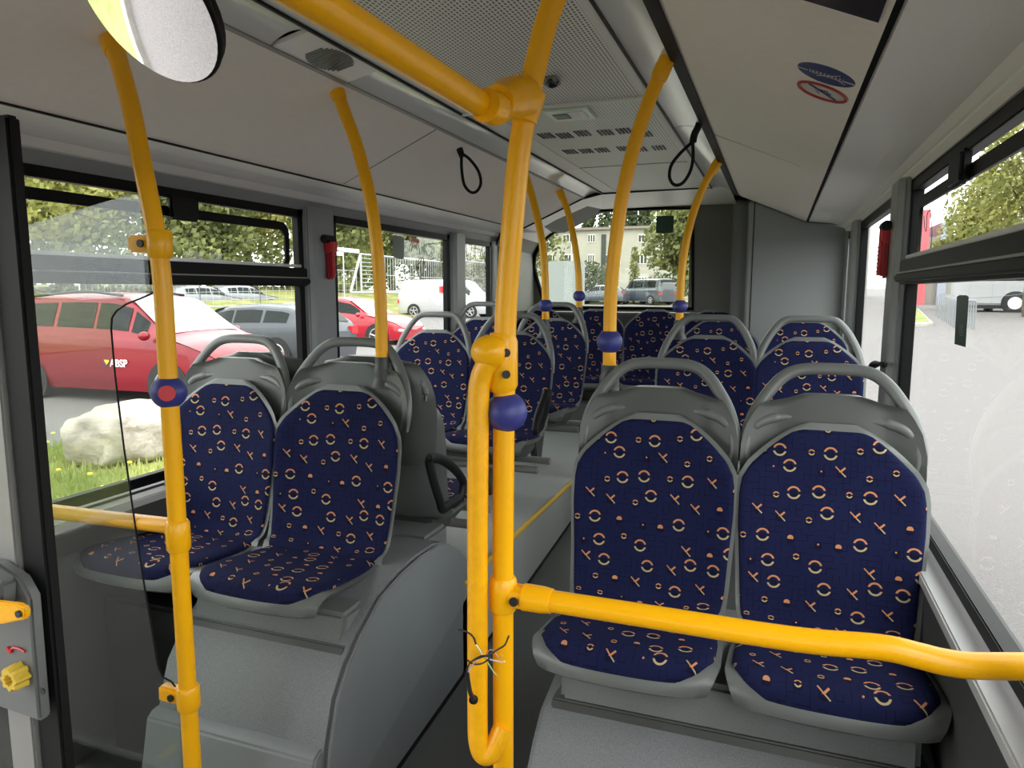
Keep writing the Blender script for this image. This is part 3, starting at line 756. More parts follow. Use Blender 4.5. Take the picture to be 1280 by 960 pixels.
# armrests
def armrest(x, pts, label):
    t = thing('armrest', label, 'armrest', pts[0])
    MB().tube([(x, p[1], p[2]) for p in pts], .012, seg=10, smooth=6, r2=.017).build('loop', 'black', t)
    return t
def px_path(pts, X): return [tuple(pX(a, b, X)) for a, b in pts]
armrest(-.99, px_path([(536, 574), (548, 573), (561, 580), (573, 592), (579, 604), (576, 620), (569, 628), (562, 631), (553, 636), (549, 624), (543, 605), (538, 586), (536, 575)], -.99), 'black loop armrest on the aisle side of the rear-facing left seat')
armrest(-1.0, px_path([(686, 487), (684, 505), (677, 528), (669, 541), (672, 520), (680, 498), (683, 488)], -1.0), 'dark armrest on the aisle side of the second left seat pair')
# ------------------------------------------------------------------ poles
PR = .0198
def pole(name, pts, label, cap_top=True, ball=None, button=None, cup=None, r=PR, cat='pole', smooth=6, group=None):
    base = pts[0]
    t = thing(name, label, cat, base, group=group)
    MB().tube(pts, r, seg=20, smooth=smooth).build('tube', 'yellow', t, True, ang=60)
    if cap_top:
        a, b = Vector(pts[-1]), Vector(pts[-2]); d = (a-b).normalized()
        s0 = a-d*.045
        MB().tube([s0, s0+d*.012, a-d*.005], [r*1.12, r*1.22, r*1.22], seg=20, smooth=1).build('top_sleeve', 'yellow', t)
        MB().tube([a-d*.008, a+d*.015, a+d*.035+Vector((0, .0, .01)), a+d*.045+Vector((0, 0, .022))], [r*1.22, r*1.15, r*.75, r*.2], seg=18, smooth=2).build('mounting_flange', 'yellow', t)
    if ball:
        bl = MB().sphere(ball, .0385, (1, 1, .96)).build('stop_button_housing', 'ball_blue', t)
        if button:
            c = Vector(ball)+Vector(button).normalized()*.030
            MB().disc(c, button, .017, .012).build('stop_button', 'red', bl if False else t)
    if cup:
        c = Vector(cup)
        MB().tube([c+Vector((0, 0, -.10)), c+Vector((0, 0, -.05)), c], [.040, .030, .025], seg=16, smooth=4).build('seat_mount', 'shell_dark', t)
    return t
V = lambda p: tuple(p)
# centre pole
cp_pts = [V(pY(632, 960, 1.2)-Vector((0, 0, .22))), (-.462, 1.2, -1.1), (-.462, 1.2, -.66), (-.466, 1.2, -.50), V(pY(622, 600, 1.2)), V(pY(622, 480, 1.2)), V(pY(629, 380, 1.2)), V(pY(638, 290, 1.2)), V(pY(646, 210, 1.2)), V(pY(656, 140, 1.2)), V(pY(671, 75, 1.2)), V(pY(690, 12, 1.2)), (-.315, 1.2, .575), (-.296, 1.2, .625)]
cp_pts = [(-.462, 1.2, -1.455), (-.462, 1.2, -1.0), (-.462, 1.2, -.66), (-.462, 1.2, -.50), V(pY(629, 640, 1.2)), V(pY(630, 520, 1.2)), V(pY(632, 400, 1.2)), V(pY(639, 300, 1.2)), V(pY(648, 200, 1.2)), V(pY(657, 140, 1.2)), V(pY(671, 75, 1.2)), V(pY(688, 12, 1.2)), (-.325, 1.2, .57), (-.30, 1.2, .622)]
ctr = pole('grab_pole', cp_pts, 'tall yellow centre pole with blue stop-button ball and clamps, nearest the camera', cap_top=True, ball=V(pY(633, 515, 1.2)))
# clamp for the U tube
def box_oriented(mb, c, d, l, w, h):
    d = Vector(d).normalized(); up = Vector((0, 0, 1)); s_ = d.cross(up).normalized(); u = s_.cross(d)
    c = Vector(c); k = len(mb.v)
    for a in (-1, 1):
        for b in (-1, 1):
            for e in (-1, 1): mb.v.append(tuple(c+d*a*l+s_*b*w+u*e*h))
    mb.f += [tuple(k+i for i in q) for q in ((0,1,3,2),(4,6,7,5),(0,4,5,1),(2,3,7,6),(0,2,6,4),(1,5,7,3))]
    return mb
def clamp(parent, c, d, ln, r=PR, screw_side=None, name='clamp', half=.030, so=.84):
    c = Vector(c); d = Vector(d).normalized()
    mb = MB().tube([c-Vector((0, 0, half)), c-Vector((0, 0, half*.8)), c+Vector((0, 0, half*.8)), c+Vector((0, 0, half))], [r*1.12, r*1.33, r*1.33, r*1.12], seg=22, smooth=1)
    o = mb.build(name, 'yellow', parent, True)
    m2 = box_oriented(MB(), c+d*(ln*.5), d, ln*.5, r*.78, half*.62).build(name+'_arm', 'yellow', parent, True, bevel=.006)
    n = (-c - d*d.dot(-c)); n.z = 0; n.normalize()
    sc = c+d*(ln*.45)+n*(r*so)
    MB().disc(sc, n, .0085, .004).build('screw', 'screw', parent)
    return o
clamp(ctr, (-.462, 1.2, pY(629, 742, 1.2).z), (1, 0, .0), .07, half=.034, so=1.30)
# vertical half clamp joining U tube top
c0 = pY(628, 447, 1.2)
MB().tube([c0+Vector((0, 0, -.062)), c0+Vector((0, 0, -.05)), c0+Vector((0, 0, .03)), c0+Vector((0, 0, .045))], [.022, .028, .028, .022], seg=20, smooth=1).build('clamp', 'yellow', ctr)
MB().sphere(pY(611, 440, 1.17), .030, (1.1, .85, 1.0), 20, 12).build('clamp_cup', 'yellow', ctr)
for (a, b) in ((633, 441), (633, 468)):
    p = pY(a, b, 1.171); MB().disc(p, (-p.x*0+.25, -1, 0), .0075, .004).build('screw', 'screw', ctr)
# upper junction bracket
jc = pY(650, 128, 1.2)
MB().tube([pY(646, 152, 1.2), pY(650, 140, 1.2), pY(657, 112, 1.2), pY(661, 100, 1.2)], [.024, .034, .036, .027], seg=20, smooth=2).build('bracket_collar', 'yellow', ctr)
MB().tube([pY(655, 122, 1.19), pY(640, 122, 1.15), pY(622, 128, 1.09)], [.035, .033, .027], seg=18, smooth=3).build('bracket_arm', 'yellow', ctr)
MB().tube([pY(629, 131, 1.13), pY(618, 136, 1.08), pY(606, 131, 1.045)], [.014, .026, .0255], seg=18, smooth=3).build('bracket_cup', 'yellow', ctr)
ob = thing('overhead_rail', 'thick yellow overhead rail running forward from the centre pole bracket', 'handrail', (-.43, .6, .33))
a = pY(608, 135, 1.08); a2 = Vector((a.x, a.y, a.z))
MB().tube([(a.x, -1.6, a.z), (a.x, -.3, a.z), (a.x, .6, a.z), (a.x, 1.07, a.z)], .0198, seg=22, smooth=3).build('tube', 'yellow', ob)
MB().tube([(a.x, -1.6, a.z), (a.x+.05, -1.64, .5), (a.x+.10, -1.66, .66)], .018, seg=14, smooth=4).build('hanger', 'yellow', ob)
# U tube
ut = [V(pY(620, 446, 1.175)), V(pY(609, 455, 1.17)), V(pY(600, 478, 1.17)), V(pY(598, 520, 1.17)), V(pY(597, 650, 1.17)), V(pY(597, 780, 1.17)), V(pY(597, 890, 1.17)), V(pY(598, 925, 1.165)), V(pY(603, 941, 1.165)), V(pY(612, 942, 1.17)), V(pY(622, 925, 1.18)), V(pY(629, 908, 1.19))]
up_ = thing('validator_tube', 'short yellow U-bent tube fixed beside the centre pole, worn, with a cable hole', 'tube', ut[6])
MB().tube(ut, PR*.98, seg=20, smooth=6).build('tube', 'yellow_worn', up_)
hc = pY(592, 874, 1.148)
MB().disc(hc, (.25, -1, .1), .0085, .004, seg=16).build('cable_hole', 'black', up_)
# loose wires
ww = thing('cable', 'loose frayed cable wires poking out of the U-bent tube', 'cable', hc)
yw = 1.135
def wire(pts, m_, r=.0016, ys=None):
    MB().tube([V(pY(a, b, yw-(.004*i))) for i, (a, b) in enumerate(pts)], r, seg=6, smooth=5).build('wire', m_, ww)
wire([(593, 875), (588, 866), (585, 850), (584, 842)], 'wire_black', .0042)
wire([(584, 852), (583, 840), (588, 828), (600, 822), (612, 818), (622, 812), (631, 806), (636, 795)], 'wire_black', .0017)
wire([(584, 825), (592, 830), (603, 829), (612, 822), (602, 820), (590, 826)], 'wire_black', .0017)
wire([(595, 806), (592, 797), (584, 790), (573, 787)], 'wire_black', .0017)
wire([(585, 848), (588, 835), (598, 824), (602, 818), (598, 810), (595, 806)], 'wire_white', .0012)
wire([(602, 818), (612, 824), (625, 827), (631, 827)], 'wire_white', .0013)
wire([(584, 850), (586, 836), (596, 826)], 'wire_pink', .0012)
wire([(604, 818), (612, 832), (618, 841), (622, 845)], 'wire_green', .0011)
wire([(606, 820), (614, 812), (624, 822), (628, 819)], 'wire_pink', .0010)
# front barrier rail to right wall
zb_ = pY(629, 742, 1.2).z
rail = thing('barrier_rail', 'yellow horizontal barrier rail crossing in front of the front right seats', 'handrail', (0, 1.2, zb_))
MB().tube([(-.445, 1.2, zb_), (-.2, 1.2, zb_), (.05, 1.2, zb_), V(pY(1100, 809, 1.2)), V(pY(1150, 820, 1.2)), V(pY(1178, 827, 1.2)), V(pY(1215, 832, 1.205)), V(pY(1280, 833, 1.22)), V(pY(1325, 834, 1.225))], PR*1.02, seg=22, smooth=6).build('tube', 'yellow', rail)
MB().tube([(-.42, 1.2, zb_), (-.385, 1.2, zb_), (-.365, 1.2, zb_)], [PR*1.28, PR*1.26, PR*1.14], seg=24, smooth=1).build('end_sleeve', 'yellow', rail)
MB().disc((XR-.006, 1.225, zb_+.01), (-1, 0, 0), .030, .006).build('wall_flange', 'yellow', rail)
# left screen pole
lp = [(-1.253, 1.2, -1.455), (-1.253, 1.2, -1.1), (-1.253, 1.2, -.6), (-1.253, 1.2, -.2), (-1.252, 1.2, 0), V(pY(197, 305, 1.2)), V(pY(188, 255, 1.2)), V(pY(177, 200, 1.205)), V(pY(163, 130, 1.22)), V(pY(147, 72, 1.25)), V(pY(139, 52, 1.27)) ]
lpole = pole('grab_pole', lp, 'yellow pole at the left door screen with red stop button on a blue ball', ball=V(pY(211, 490, 1.2)), button=(.62, -.72, .05))
for yy in (305, 865):
    c = pY(209 if yy > 500 else 200, yy, 1.2); c = Vector((-1.253, 1.2, c.z))
    clamp(lpole, c, (-1, -.02, .02), .078, half=.030)
clamp(lpole, (-1.253, 1.2, pY(225, 670, 1.2).z), (-1, 0, 0), .03, half=.036)
lr = thing('barrier_rail', 'yellow horizontal rail from left pole to the wall behind the glass screen', 'handrail', (-1.6, 1.22, -.53))
MB().tube([(-1.26, 1.215, pY(225, 662, 1.2).z), (-1.6, 1.225, pY(225, 662, 1.2).z-.012), (XL+.06, 1.235, pY(225, 662, 1.2).z-.02)], .0185, seg=18, smooth=3).build('tube', 'yellow', lr)
# glass screen
gs = thing('glass_screen', 'clear glass draught screen clamped to the yellow pole beside the door', 'glass screen', (-1.6, 1.2, -1.3))
go = [V(pY(a, b, 1.2)) for a, b in ((176, 243), (192, 366), (176, 373), (158, 380), (146, 388), (140, 397), (139, 412), (144, 470), (155, 560), (168, 650), (180, 730), (192, 800), (197, 832), (203, 846), (214, 852))]
poly = [(-1.275, .205)]+[(x, z) for x, y, z in go[1:]]+[(-1.285, -.93), (-1.285, -1.38), (XL+.02, -1.38), (XL+.02, .10), (-1.35, .204)]
MB().prism(poly, XZ, 1.197, 1.203).build('pane', 'glass_screen', gs, False)
ed = [(x, 1.2, z) for x, z in poly[:16]]
MB().tube([(x, 1.2, z) for x, z in poly[1:16]], .0022, seg=6, smooth=1).build('edge', 'black', gs)
# seat poles
def seat_pole(path, Y, ball, label, cup):
    pts = [V(pY(a, b, Y)) for a, b in path]
    return pole('grab_pole', pts, label, ball=V(pY(*ball, Y)) if ball else None, cup=V(pY(*cup, Y)) if cup else None)
seat_pole([(478, 462), (477, 430), (476, 385), (472, 320), (464, 255), (448, 188), (430, 138), (419, 108)], 1.99, None, 'curved yellow pole rising from the front left seat pair in front of the second window', (478, 446))
seat_pole([(762, 480), (762, 430), (764, 360), (770, 300), (779, 240), (794, 178), (813, 122), (831, 80)], 2.1, (762, 427), 'curved yellow pole behind the front right seats with a blue ball at its foot', (762, 456))
seat_pole([(849, 415), (850, 380), (852, 340), (858, 300), (868, 262), (881, 230), (895, 206)], 3.75, (850, 383), 'curved yellow pole with blue ball on second right seat pair, left of the engine housing', (849, 400))
seat_pole([(682, 410), (682, 375), (681, 340), (678, 305), (670, 265), (661, 232), (652, 205)], 3.65, (682, 382), 'thin curved yellow pole on the second left seat pair, just right of the centre pole', (681, 399))
seat_pole([(724, 395), (724, 360), (722, 330), (717, 296), (709, 262), (700, 240)], 4.38, (724, 370), 'farthest small yellow pole, in front of the left part of the back window', (724, 384))
# straps
def strap(Y, knot, loop, label):
    t = thing('hanging_strap', label, 'strap', V(pY(*knot[0], Y)))
    MB().tube([V(pY(a, b, Y)) for a, b in knot], [.010, .019, .018, .011], seg=12, smooth=4, r2=.014).build('strap_mount', 'rubber', t)
    MB().tube([V(pY(a, b, Y)) for a, b in loop], .0065, seg=10, smooth=6, closed=False).build('strap_loop', 'rubber', t)
strap(2.93, [(571, 174), (573, 179), (575, 188), (578, 196)], [(577, 193), (577, 210), (580, 230), (588, 240), (596, 239), (601, 229), (598, 214), (588, 200), (578, 192)], 'black looped hand strap hanging from the left light strip')
strap(2.93, [(875, 152), (872, 160), (868, 168), (866, 178)], [(866, 176), (866, 200), (862, 216), (853, 229), (843, 231), (837, 222), (839, 207), (850, 192), (866, 177)], 'thin black hand strap hanging from the right light strip')
# ceiling fixtures
zc = .663
lf = thing('ceiling_lamp', 'small square pale green lamp set in the rear ceiling panel', 'lamp', V(pZ(712, 143, zc)))
c = pZ(713, 142, zc)
MB().box((c.x-.085, c.y-.085, zc-.008), (c.x+.085, c.y+.085, zc+.004)).build('lamp_frame', 'fixture', lf, True, bevel=.004)
MB().box((c.x-.06, c.y-.035, zc-.011), (c.x-.005, c.y+.035, zc-.007)).build('lamp_insert', 'green', lf, True)
MB().box((c.x+.005, c.y-.05, zc-.012), (c.x+.06, c.y+.05, zc-.007)).build('lamp_lens', 'white', lf, True)
cam_ = thing('ceiling_sensor', 'small dark dome device on the perforated ceiling behind the centre pole', 'sensor', V(pZ(690, 105, .66)))
c = pZ(690, 103, .65); MB().sphere(c, .022, (1, 1, .8)).build('dome', 'black_gloss', cam_); MB().box((c.x-.03, c.y-.02, .645), (c.x+.02, c.y+.03, .664)).build('base', 'alu_grey', cam_, True, bevel=.003)
vg = thing('ventilation_slots', 'two rows of dark ventilation slots in the rear ceiling panel', 'vent', V(pZ(750, 175, zc)))
for (a, b) in ((683, 170), (706, 170), (728, 167), (757, 166), (780, 164), (806, 168), (713, 190), (733, 189), (753, 188), (780, 186), (800, 187), (824, 185)):
    c = pZ(a, b, zc); q = MB()
    for k in range(4): q.box((c.x-.028+k*.016, c.y-.05, zc-.001), (c.x-.020+k*.016, c.y+.05, zc+.002))
    q.build('slot_group', 'grille', vg, False)
S('trim_20', MB().box((-1.145, pZ(790, 207, .66).y, .6625), (-.429, pZ(790, 207, .66).y+.008, .665)), 'alu_grey', 'thin cross seam near the rear end of the ceiling')
# stickers on right slope
n_sl = Vector((-(SL1[1]-SL0[1]), 0, -(SL1[0]-SL0[0]))); n_sl = Vector((-.398, 0, -.918)).normalized()
p0 = Vector((mir(SL1[0]), 0, SL1[1]))
n_r = Vector((-(.195), 0, -.45)).normalized()     # down-left facing
def sl(px, py, off=.0): return pPlane(px, py, p0, n_r)+n_r*off
ax = Vector((0, 1, 0)); bx = Vector((.45, 0, -.195)).normalized()
st = thing('round_sticker', 'round dark blue sticker with white stretched lettering on the right slope panel', 'sticker', V(sl(1033, 93)))
c = sl(1033, 93, .0006); R_ = (sl(1067, 99)-sl(999, 86)).length*.5
R1_ = R_
MB().disc(c, n_r, R1_, .001, seg=40, up=(0, 1, 0)).build('face', 'sticker_blue', st)
q = MB()
def stroke(mb, c, pts, r, off=.0022):
    mb.tube([tuple(c+ax*u+bx*v+n_r*off) for u, v in pts], r, seg=6, smooth=1)
# along the long image axis = bx direction
stroke(q, c, [(0, -R1_*.98), (0, -R1_*.62)], .0012); stroke(q, c, [(0, R1_*.62), (0, R1_*.98)], .0012)
for k in range(9): v0 = -R1_*.55+k*R1_*.13; stroke(q, c, [(-.012, v0), (.006, v0), (.006, v0+.006), (-.012, v0+.006)], .0008)
stroke(q, c, [(.02, -.02), (.004, .0), (-.03, .03)], .0007); stroke(q, c, [(.0, .02), (.022, .045)], .0007)
q.build('lettering', 'sticker_white', st)
s2 = thing('round_sticker', 'round no-smoking sticker with red ring, below the blue one on the slope panel', 'sticker', V(sl(1028, 113)))
c2 = sl(1028.5, 113.5, .0006); R2 = (sl(1060, 121)-sl(997, 105)).length*.5
MB().disc(c2, n_r, R2, .001, seg=40, up=(0, 1, 0)).build('face', 'sticker_white', s2)
q = MB(); q.tube([tuple(c2+n_r*.0015+ax*math.cos(t*PI/16)*R2*.93+bx*math.sin(t*PI/16)*R2*.93) for t in range(32)], R2*.07, seg=6, smooth=1, closed=True)
q.build('ring', 'sticker_red', s2)
q = MB(); stroke(q, c2, [(-R2*.55, -R2*.55), (R2*.55, R2*.55)], .002); stroke(q, c2, [(-.012, -.02), (-.012, .012), (.0, .012), (.0, .02), (.016, .02)], .0012); stroke(q, c2, [(.004, -.016), (.02, -.006)], .0008)
q.build('cigarette_mark', 'sticker_blue', s2)
bb = thing('display_panel', 'flat black panel on the right slope ceiling at the top edge of view', 'panel', V(sl(1070, 0)))
pa, pb = sl(1100, 24), sl(1012, 0); 
vy = pa-c
q = MB(); o0 = Vector(sl(1100, 24)); e1 = bx; e2 = ax
for off in (.001, .006):
    for (u, v) in ((0, 0), (-.26, 0), (-.26, -.5), (0, -.5)):
        q.v.append(tuple(o0+e1*u+e2*v*.9+n_r*off))
q.f += [(0, 1, 2, 3), (7, 6, 5, 4), (0, 4, 5, 1), (1, 5, 6, 2), (2, 6, 7, 3), (3, 7, 4, 0)]
q.build('plate', 'black_gloss', bb, False)
for (a, b) in ((1054, 86), (1027, 176), (1019, 200)):
    tag(MB().disc(sl(a, b), n_r, .004, .0012, seg=12).build('screw', 'screw'), {1054: 'small dark screw head just right of the blue round sticker', 1027: 'upper of two dark screw heads by the black ceiling gap', 1019: 'lower of two dark screw heads by the black ceiling gap'}[a], 'screw', 'screws in the right slope panel')
S('trim_21', MB().prism([(mir(SL0[0])-.002, 0), (mir(SL0[0])-.45, 0), (mir(SL0[0])-.45, .004), (mir(SL0[0])-.002, .004)], lambda a, b, t: (a, b+pZ(1000, 186, .47).y, t), .441, .4405), 'slope', 'faint joint across the slope panel', smooth=False) if False else None
# green stickers on windows
def wsticker(pts, X, label, name='window_sticker', m_='green', lines=True):
    t = thing(name, label, 'sticker', V(pX(*pts[0], X)))
    q = MB(); k = len(pts)
    sg = .0015 if X > 0 else -.0015
    for off in (0, -sg*1.2): q.v += [V(pX(a, b, X+off)) for a, b in pts]
    q.f += [tuple(range(k)), tuple(range(2*k-1, k-1, -1))]+[(i, (i+1) % k, k+(i+1) % k, k+i) for i in range(k)]
    q.build('sheet', m_, t, False)
    return t
wsticker([(491, 296), (493, 294), (503, 296), (505, 298), (505, 323), (503, 324), (493, 322), (491, 320)], XL+.004, 'green upright sticker on the second left window')
t = wsticker([(1196, 371), (1199, 369), (1208, 369), (1211, 371), (1207, 434), (1193, 430)], XR-.004, 'long dark green sticker strip on the large right window')
q = MB()
for k in range(6):
    a = pX(1199+k*.3-.3*k, 406+k*2.6, XR-.0065); b = pX(1204, 406.5+k*2.6, XR-.0065); q.tube([a, b], .0006, seg=4, smooth=1)
q.build('small_print', 'fence', t)
t = thing('window_sticker', 'square dark green sticker at the top of the back window', 'sticker', V(pY(831, 281, RWY)))
q = MB(); c = pY(831, 280.5, RWY-.01); MB().box((c.x-.068, RWY-.008, c.z-.066), (c.x+.068, RWY-.004, c.z+.066)).build('sheet', 'green', t, True, bevel=.0015)
# red tag sticker on second left window
wsticker([(514, 297), (524, 299), (524, 304), (514, 302)], XL+.004, 'tiny orange sticker high on the second left window', m_='red')
# handwriting on left windows
def scrib(strokes, label):
    t = thing('window_scribble', label, 'handwriting', V(pX(*strokes[0][0], XL+.004)))
    q = MB()
    for s_ in strokes: q.tube([V(pX(a, b, XL+.005)) for a, b in s_], .0022, seg=6, smooth=4)
    q.build('ink', 'scribble', t)
scrib([[(514, 314), (517, 303), (520, 310), (522, 302), (525, 318)], [(524, 330), (528, 322), (530, 330), (527, 345), (523, 344), (522, 330), (525, 322)], [(530, 302), (530, 318)], [(536, 304), (531, 311), (536, 320)], [(544, 304), (538, 306), (543, 312), (538, 324), (545, 322)], [(547, 306), (551, 303), (554, 310), (550, 320), (552, 327), (549, 325)]], 'looping dark handwriting at the upper corner of the second left window')
scrib([[(579, 306), (582, 304), (584, 325)], [(586, 306), (590, 308), (587, 325), (592, 322)], [(594, 307), (594, 326)], [(592, 310), (600, 312)], [(604, 308), (600, 318), (604, 324), (602, 310)], [(609, 312), (605, 318), (607, 330), (606, 340), (608, 338)]], 'looping dark handwriting on the narrow third left window')
# hammers
def hammer(x, y, zt, sg, label):
    t = thing('emergency_hammer', label, 'emergency hammer', (x, y, zt-.3))
    MB().box((x, y-.022, zt-.22), (x+sg*.026, y+.022, zt-.08)).build('holder', 'red_deep', t, True, bevel=.008)
    MB().prism([(y-.03, zt-.10), (y+.035, zt-.10), (y+.04, zt-.05), (y+.02, zt-.025), (y-.03, zt-.035)], YZ, x, x+sg*.032).build('holder_top', 'red', t, True, bevel=.006)
    MB().tube([(x+sg*.02, y-.055, zt-.04), (x+sg*.02, y+.02, zt-.04)], .017, seg=12).build('hammer_head', 'black', t)
    MB().tube([(x+sg*.028, y, zt-.05), (x+sg*.030, y, zt-.21)], .009, seg=10).build('hammer_grip', 'red', t)
    q = MB()
    for k in range(7): q.box((x+sg*.034, y-.012, zt-.11-k*.014), (x+sg*.0395, y+.012, zt-.114-k*.014))
    q.build('grip_ribs', 'red_deep', t, False)
p = pX(404, 300, XL+.06)
hammer(XL+.055, 2.80, p.z+.045, 1, 'red emergency hammer in its holder on the left window pillar')
hammer(XR-.050, 2.84, .265, -1, 'red emergency hammer in its holder on the right window pillar')
# hook on right
t = thing('door_latch_knob', 'small black knob low on the right window pillar', 'knob', V(pX(1095, 455, XR-.06)))
MB().tube([V(pX(1088, 462, .33)), V(pX(1092, 456, .33)), V(pX(1101, 455, .335)), V(pX(1106, 456, .35))], [.012, .013, .008, .007], seg=10, smooth=3).build('knob', 'black', t)
# ------------------------------------------------------------------ door leaf
dl = thing('door_1', None, None, (-1.66, .98, -1.4)); dl['kind'] = 'structure'
zt_ = .33; zbm = -1.42
MB().box((-1.438, .972, zbm), (-1.368, 1.0, zt_)).build('rubber_edge', 'rubber', dl, True, bevel=.006)
MB().box((-1.450, .975, zbm), (-1.444, .99, zt_-.01)).build('groove', 'black', dl, False)
MB().box((-1.515, .962, zbm), (-1.440, 1.0, zt_-.01)).box((-2.02, .962, zt_-.07), (-1.5, 1.0, zt_-.01)).box((-2.02, .962, zbm), (-1.5, 1.0, zbm+.08)).box((-2.06, .962, zbm), (-2.0, 1.0, zt_-.01)).build('door_frame', 'alu_grey', dl, True, bevel=.004)
MB().box((-2.01, .979, zbm+.06), (-1.5, .983, zt_-.05)).build('door_pane', 'glass', dl, False)
# control box on door
cbz1 = -.548; cbz0 = -.875
db = thing('door_release_box', 'grey emergency release box on the door with yellow knob and strap', 'release box', (-1.5, .95, cbz0))
MB().prism([(-1.62, cbz0+.01), (-1.375, cbz0), (-1.372, cbz1-.06), (-1.40, cbz1-.02), (-1.46, cbz1), (-1.62, cbz1-.01)], XZ, .935, .962).build('box', 'box_grey', db, True, bevel=.006)
MB().prism([(-1.62, cbz1-.085), (-1.41, cbz1-.075), (-1.40, cbz1-.02), (-1.46, cbz1), (-1.62, cbz1+.005)], XZ, .90, .94).build('upper_cover', 'box_grey', db, True, bevel=.008)
kc = pY(20, 846, .92)
q = MB(); 
def knobf(u, v):
    th = 2*PI*u; r = .0235+.003*math.cos(th*8)
    prof_ = [(.0, .0), (.9, .0), (1.05, .003), (1.0, .026), (.88, .031), (.5, .031), (.42, .018), (0, .018)]
    k = v*(len(prof_)-1); i = min(int(k), len(prof_)-2); f_ = k-i
    rr_ = prof_[i][0]*(1-f_)+prof_[i+1][0]*f_; d_ = prof_[i][1]*(1-f_)+prof_[i+1][1]*f_
    return (kc.x+rr_*r*math.cos(th), .935-d_, kc.z+rr_*r*math.sin(th))
q.grid(knobf, 64, 21, closeu=True); q.build('knob', 'yellow_knob', db, True)
p1 = pY(44, 760, .915); p2 = pY(0, 765, .90)
MB().prism([(p1.x+.012, p1.z+.004), (p1.x+.008, p1.z+.014), (p1.x-.006, p1.z+.018), (p2.x-.12, p2.z+.019), (p2.x-.12, p2.z-.016), (p2.x+.02, p2.z-.016), (p1.x-.006, p1.z-.014), (p1.x+.008, p1.z-.010)], XZ, .885, .900).build('pull_strap', 'yellow', db, True, bevel=.003)
MB().disc((p1.x, .884, p1.z+.002), (0, -1, 0), .007, .004).build('screw', 'screw', db)
c = pY(52, 865, .93); MB().disc((c.x, .934, c.z), (0, -1, 0), .006, .003).build('screw', 'screw', db)
q = MB().tube([V(pY(a, b, .932)) for a, b in ((12, 815), (16, 810), (24, 811), (31, 815))], .0024, seg=6, smooth=4); q.tube([V(pY(a, b, .932)) for a, b in ((9, 809), (14, 816))], .004, seg=6, smooth=1); q.build('arrow_mark', 'red', db)
# door sill
sl_ = thing('door_sill', 'door sill with yellow and pale stripes at the open left door', 'door sill', (-1.68, .4, -1.46))
MB().box((-1.76, -.35, -1.5), (-1.60, 1.12, -1.446)).build('plate', 'alu_grey', sl_, False, bevel=.004)
q = MB(); q.box((-1.755, -.35, -1.45), (-1.725, 1.12, -1.442)).box((-1.665, -.35, -1.45), (-1.635, 1.12, -1.442)).build('stripe', 'yellow_edge', sl_, False)
# mirror
mr = thing('interior_mirror', 'round convex interior mirror with black rim at the upper left', 'mirror', V(pY(186, 0, .62)))
mc = Vector(pY(188, 8, .62)); nm_ = (Vector((-.83, -.24, -.52)).normalized()-mc.normalized()).normalized()
a_ = Vector((0, 0, 1)).cross(nm_).normalized(); b_ = nm_.cross(a_)
Rm = .082
def mirf(u, v):
    th = 2*PI*u; r = Rm*v; d_ = -.005*(v*v)
    return mc+a_*r*math.cos(th)+b_*r*math.sin(th)+nm_*(d_+.010)
MB().grid(mirf, 48, 12, closeu=True).build('mirror_glass', 'mirror', mr, True, ang=80)
q = MB(); q.tube([mc+a_*math.cos(t*PI/24)*Rm+b_*math.sin(t*PI/24)*Rm for t in range(48)], .0032, seg=8, smooth=1, closed=True)
q.build('rim', 'black', mr); MB().disc(mc-nm_*.012, nm_, Rm*.99, .008, seg=40).build('back_shell', 'black', mr)
MB().tube([mc-nm_*.012, mc-nm_*.05+Vector((0, 0, .10)), mc-nm_*.05+Vector((-.1, 0, .36))], .008, seg=10, smooth=4).build('mount_arm', 'black', mr)
# wires on right window top
t = thing('hanging_wire', 'thin loose wires hanging at the top rear corner of the large right window', 'wire', V(pX(1160, 262, .40)))
MB().tube([V(pX(a, b, .40)) for a, b in ((1155, 270), (1156, 285), (1158, 288), (1159, 268), (1163, 262))], .0012, seg=6, smooth=4).build('wire', 'wire_black', t)
MB().tube([V(pX(a, b, .40)) for a, b in ((1163, 262), (1165, 290), (1163, 312), (1161, 314))], .0012, seg=6, smooth=4).build('wire', 'wire_black', t)
exec_outdoor = True
# ------------------------------------------------------------------ outdoors
def gz(x, y):
    d = math.hypot(x, y); z = -1.75+.0155*max(0, d-12)
    return z
def terrain(name, mat_, xs, ys, fn, label, kind='structure', dz=0):
    mb = MB(); nx, ny = len(xs)-1, len(ys)-1
    for y in ys:
        for x in xs: mb.v.append((x, y, fn(x, y)+dz))
    for j in range(ny):
        for i in range(nx): a = j*(nx+1)+i; mb.f.append((a, a+1, a+nx+2, a+nx+1))
    o = mb.build(name, mat_, None, True); tag(o, label, 'ground', kind=kind); return o
def lin(a, b, n): return [a+(b-a)*i/n for i in range(n+1)]
def lotz(x, y): return gz(x, y)-(.0 if x < 0 else 0)
terrain('ground', 'asphalt_light', lin(-1.5, 120, 40), lin(-60, 160, 60), gz, 'pale asphalt yard right of and behind the bus')
terrain('ground', 'asphalt', lin(-60, -1.5, 40), lin(-60, 160, 60), gz, 'grey asphalt parking area left of the bus')
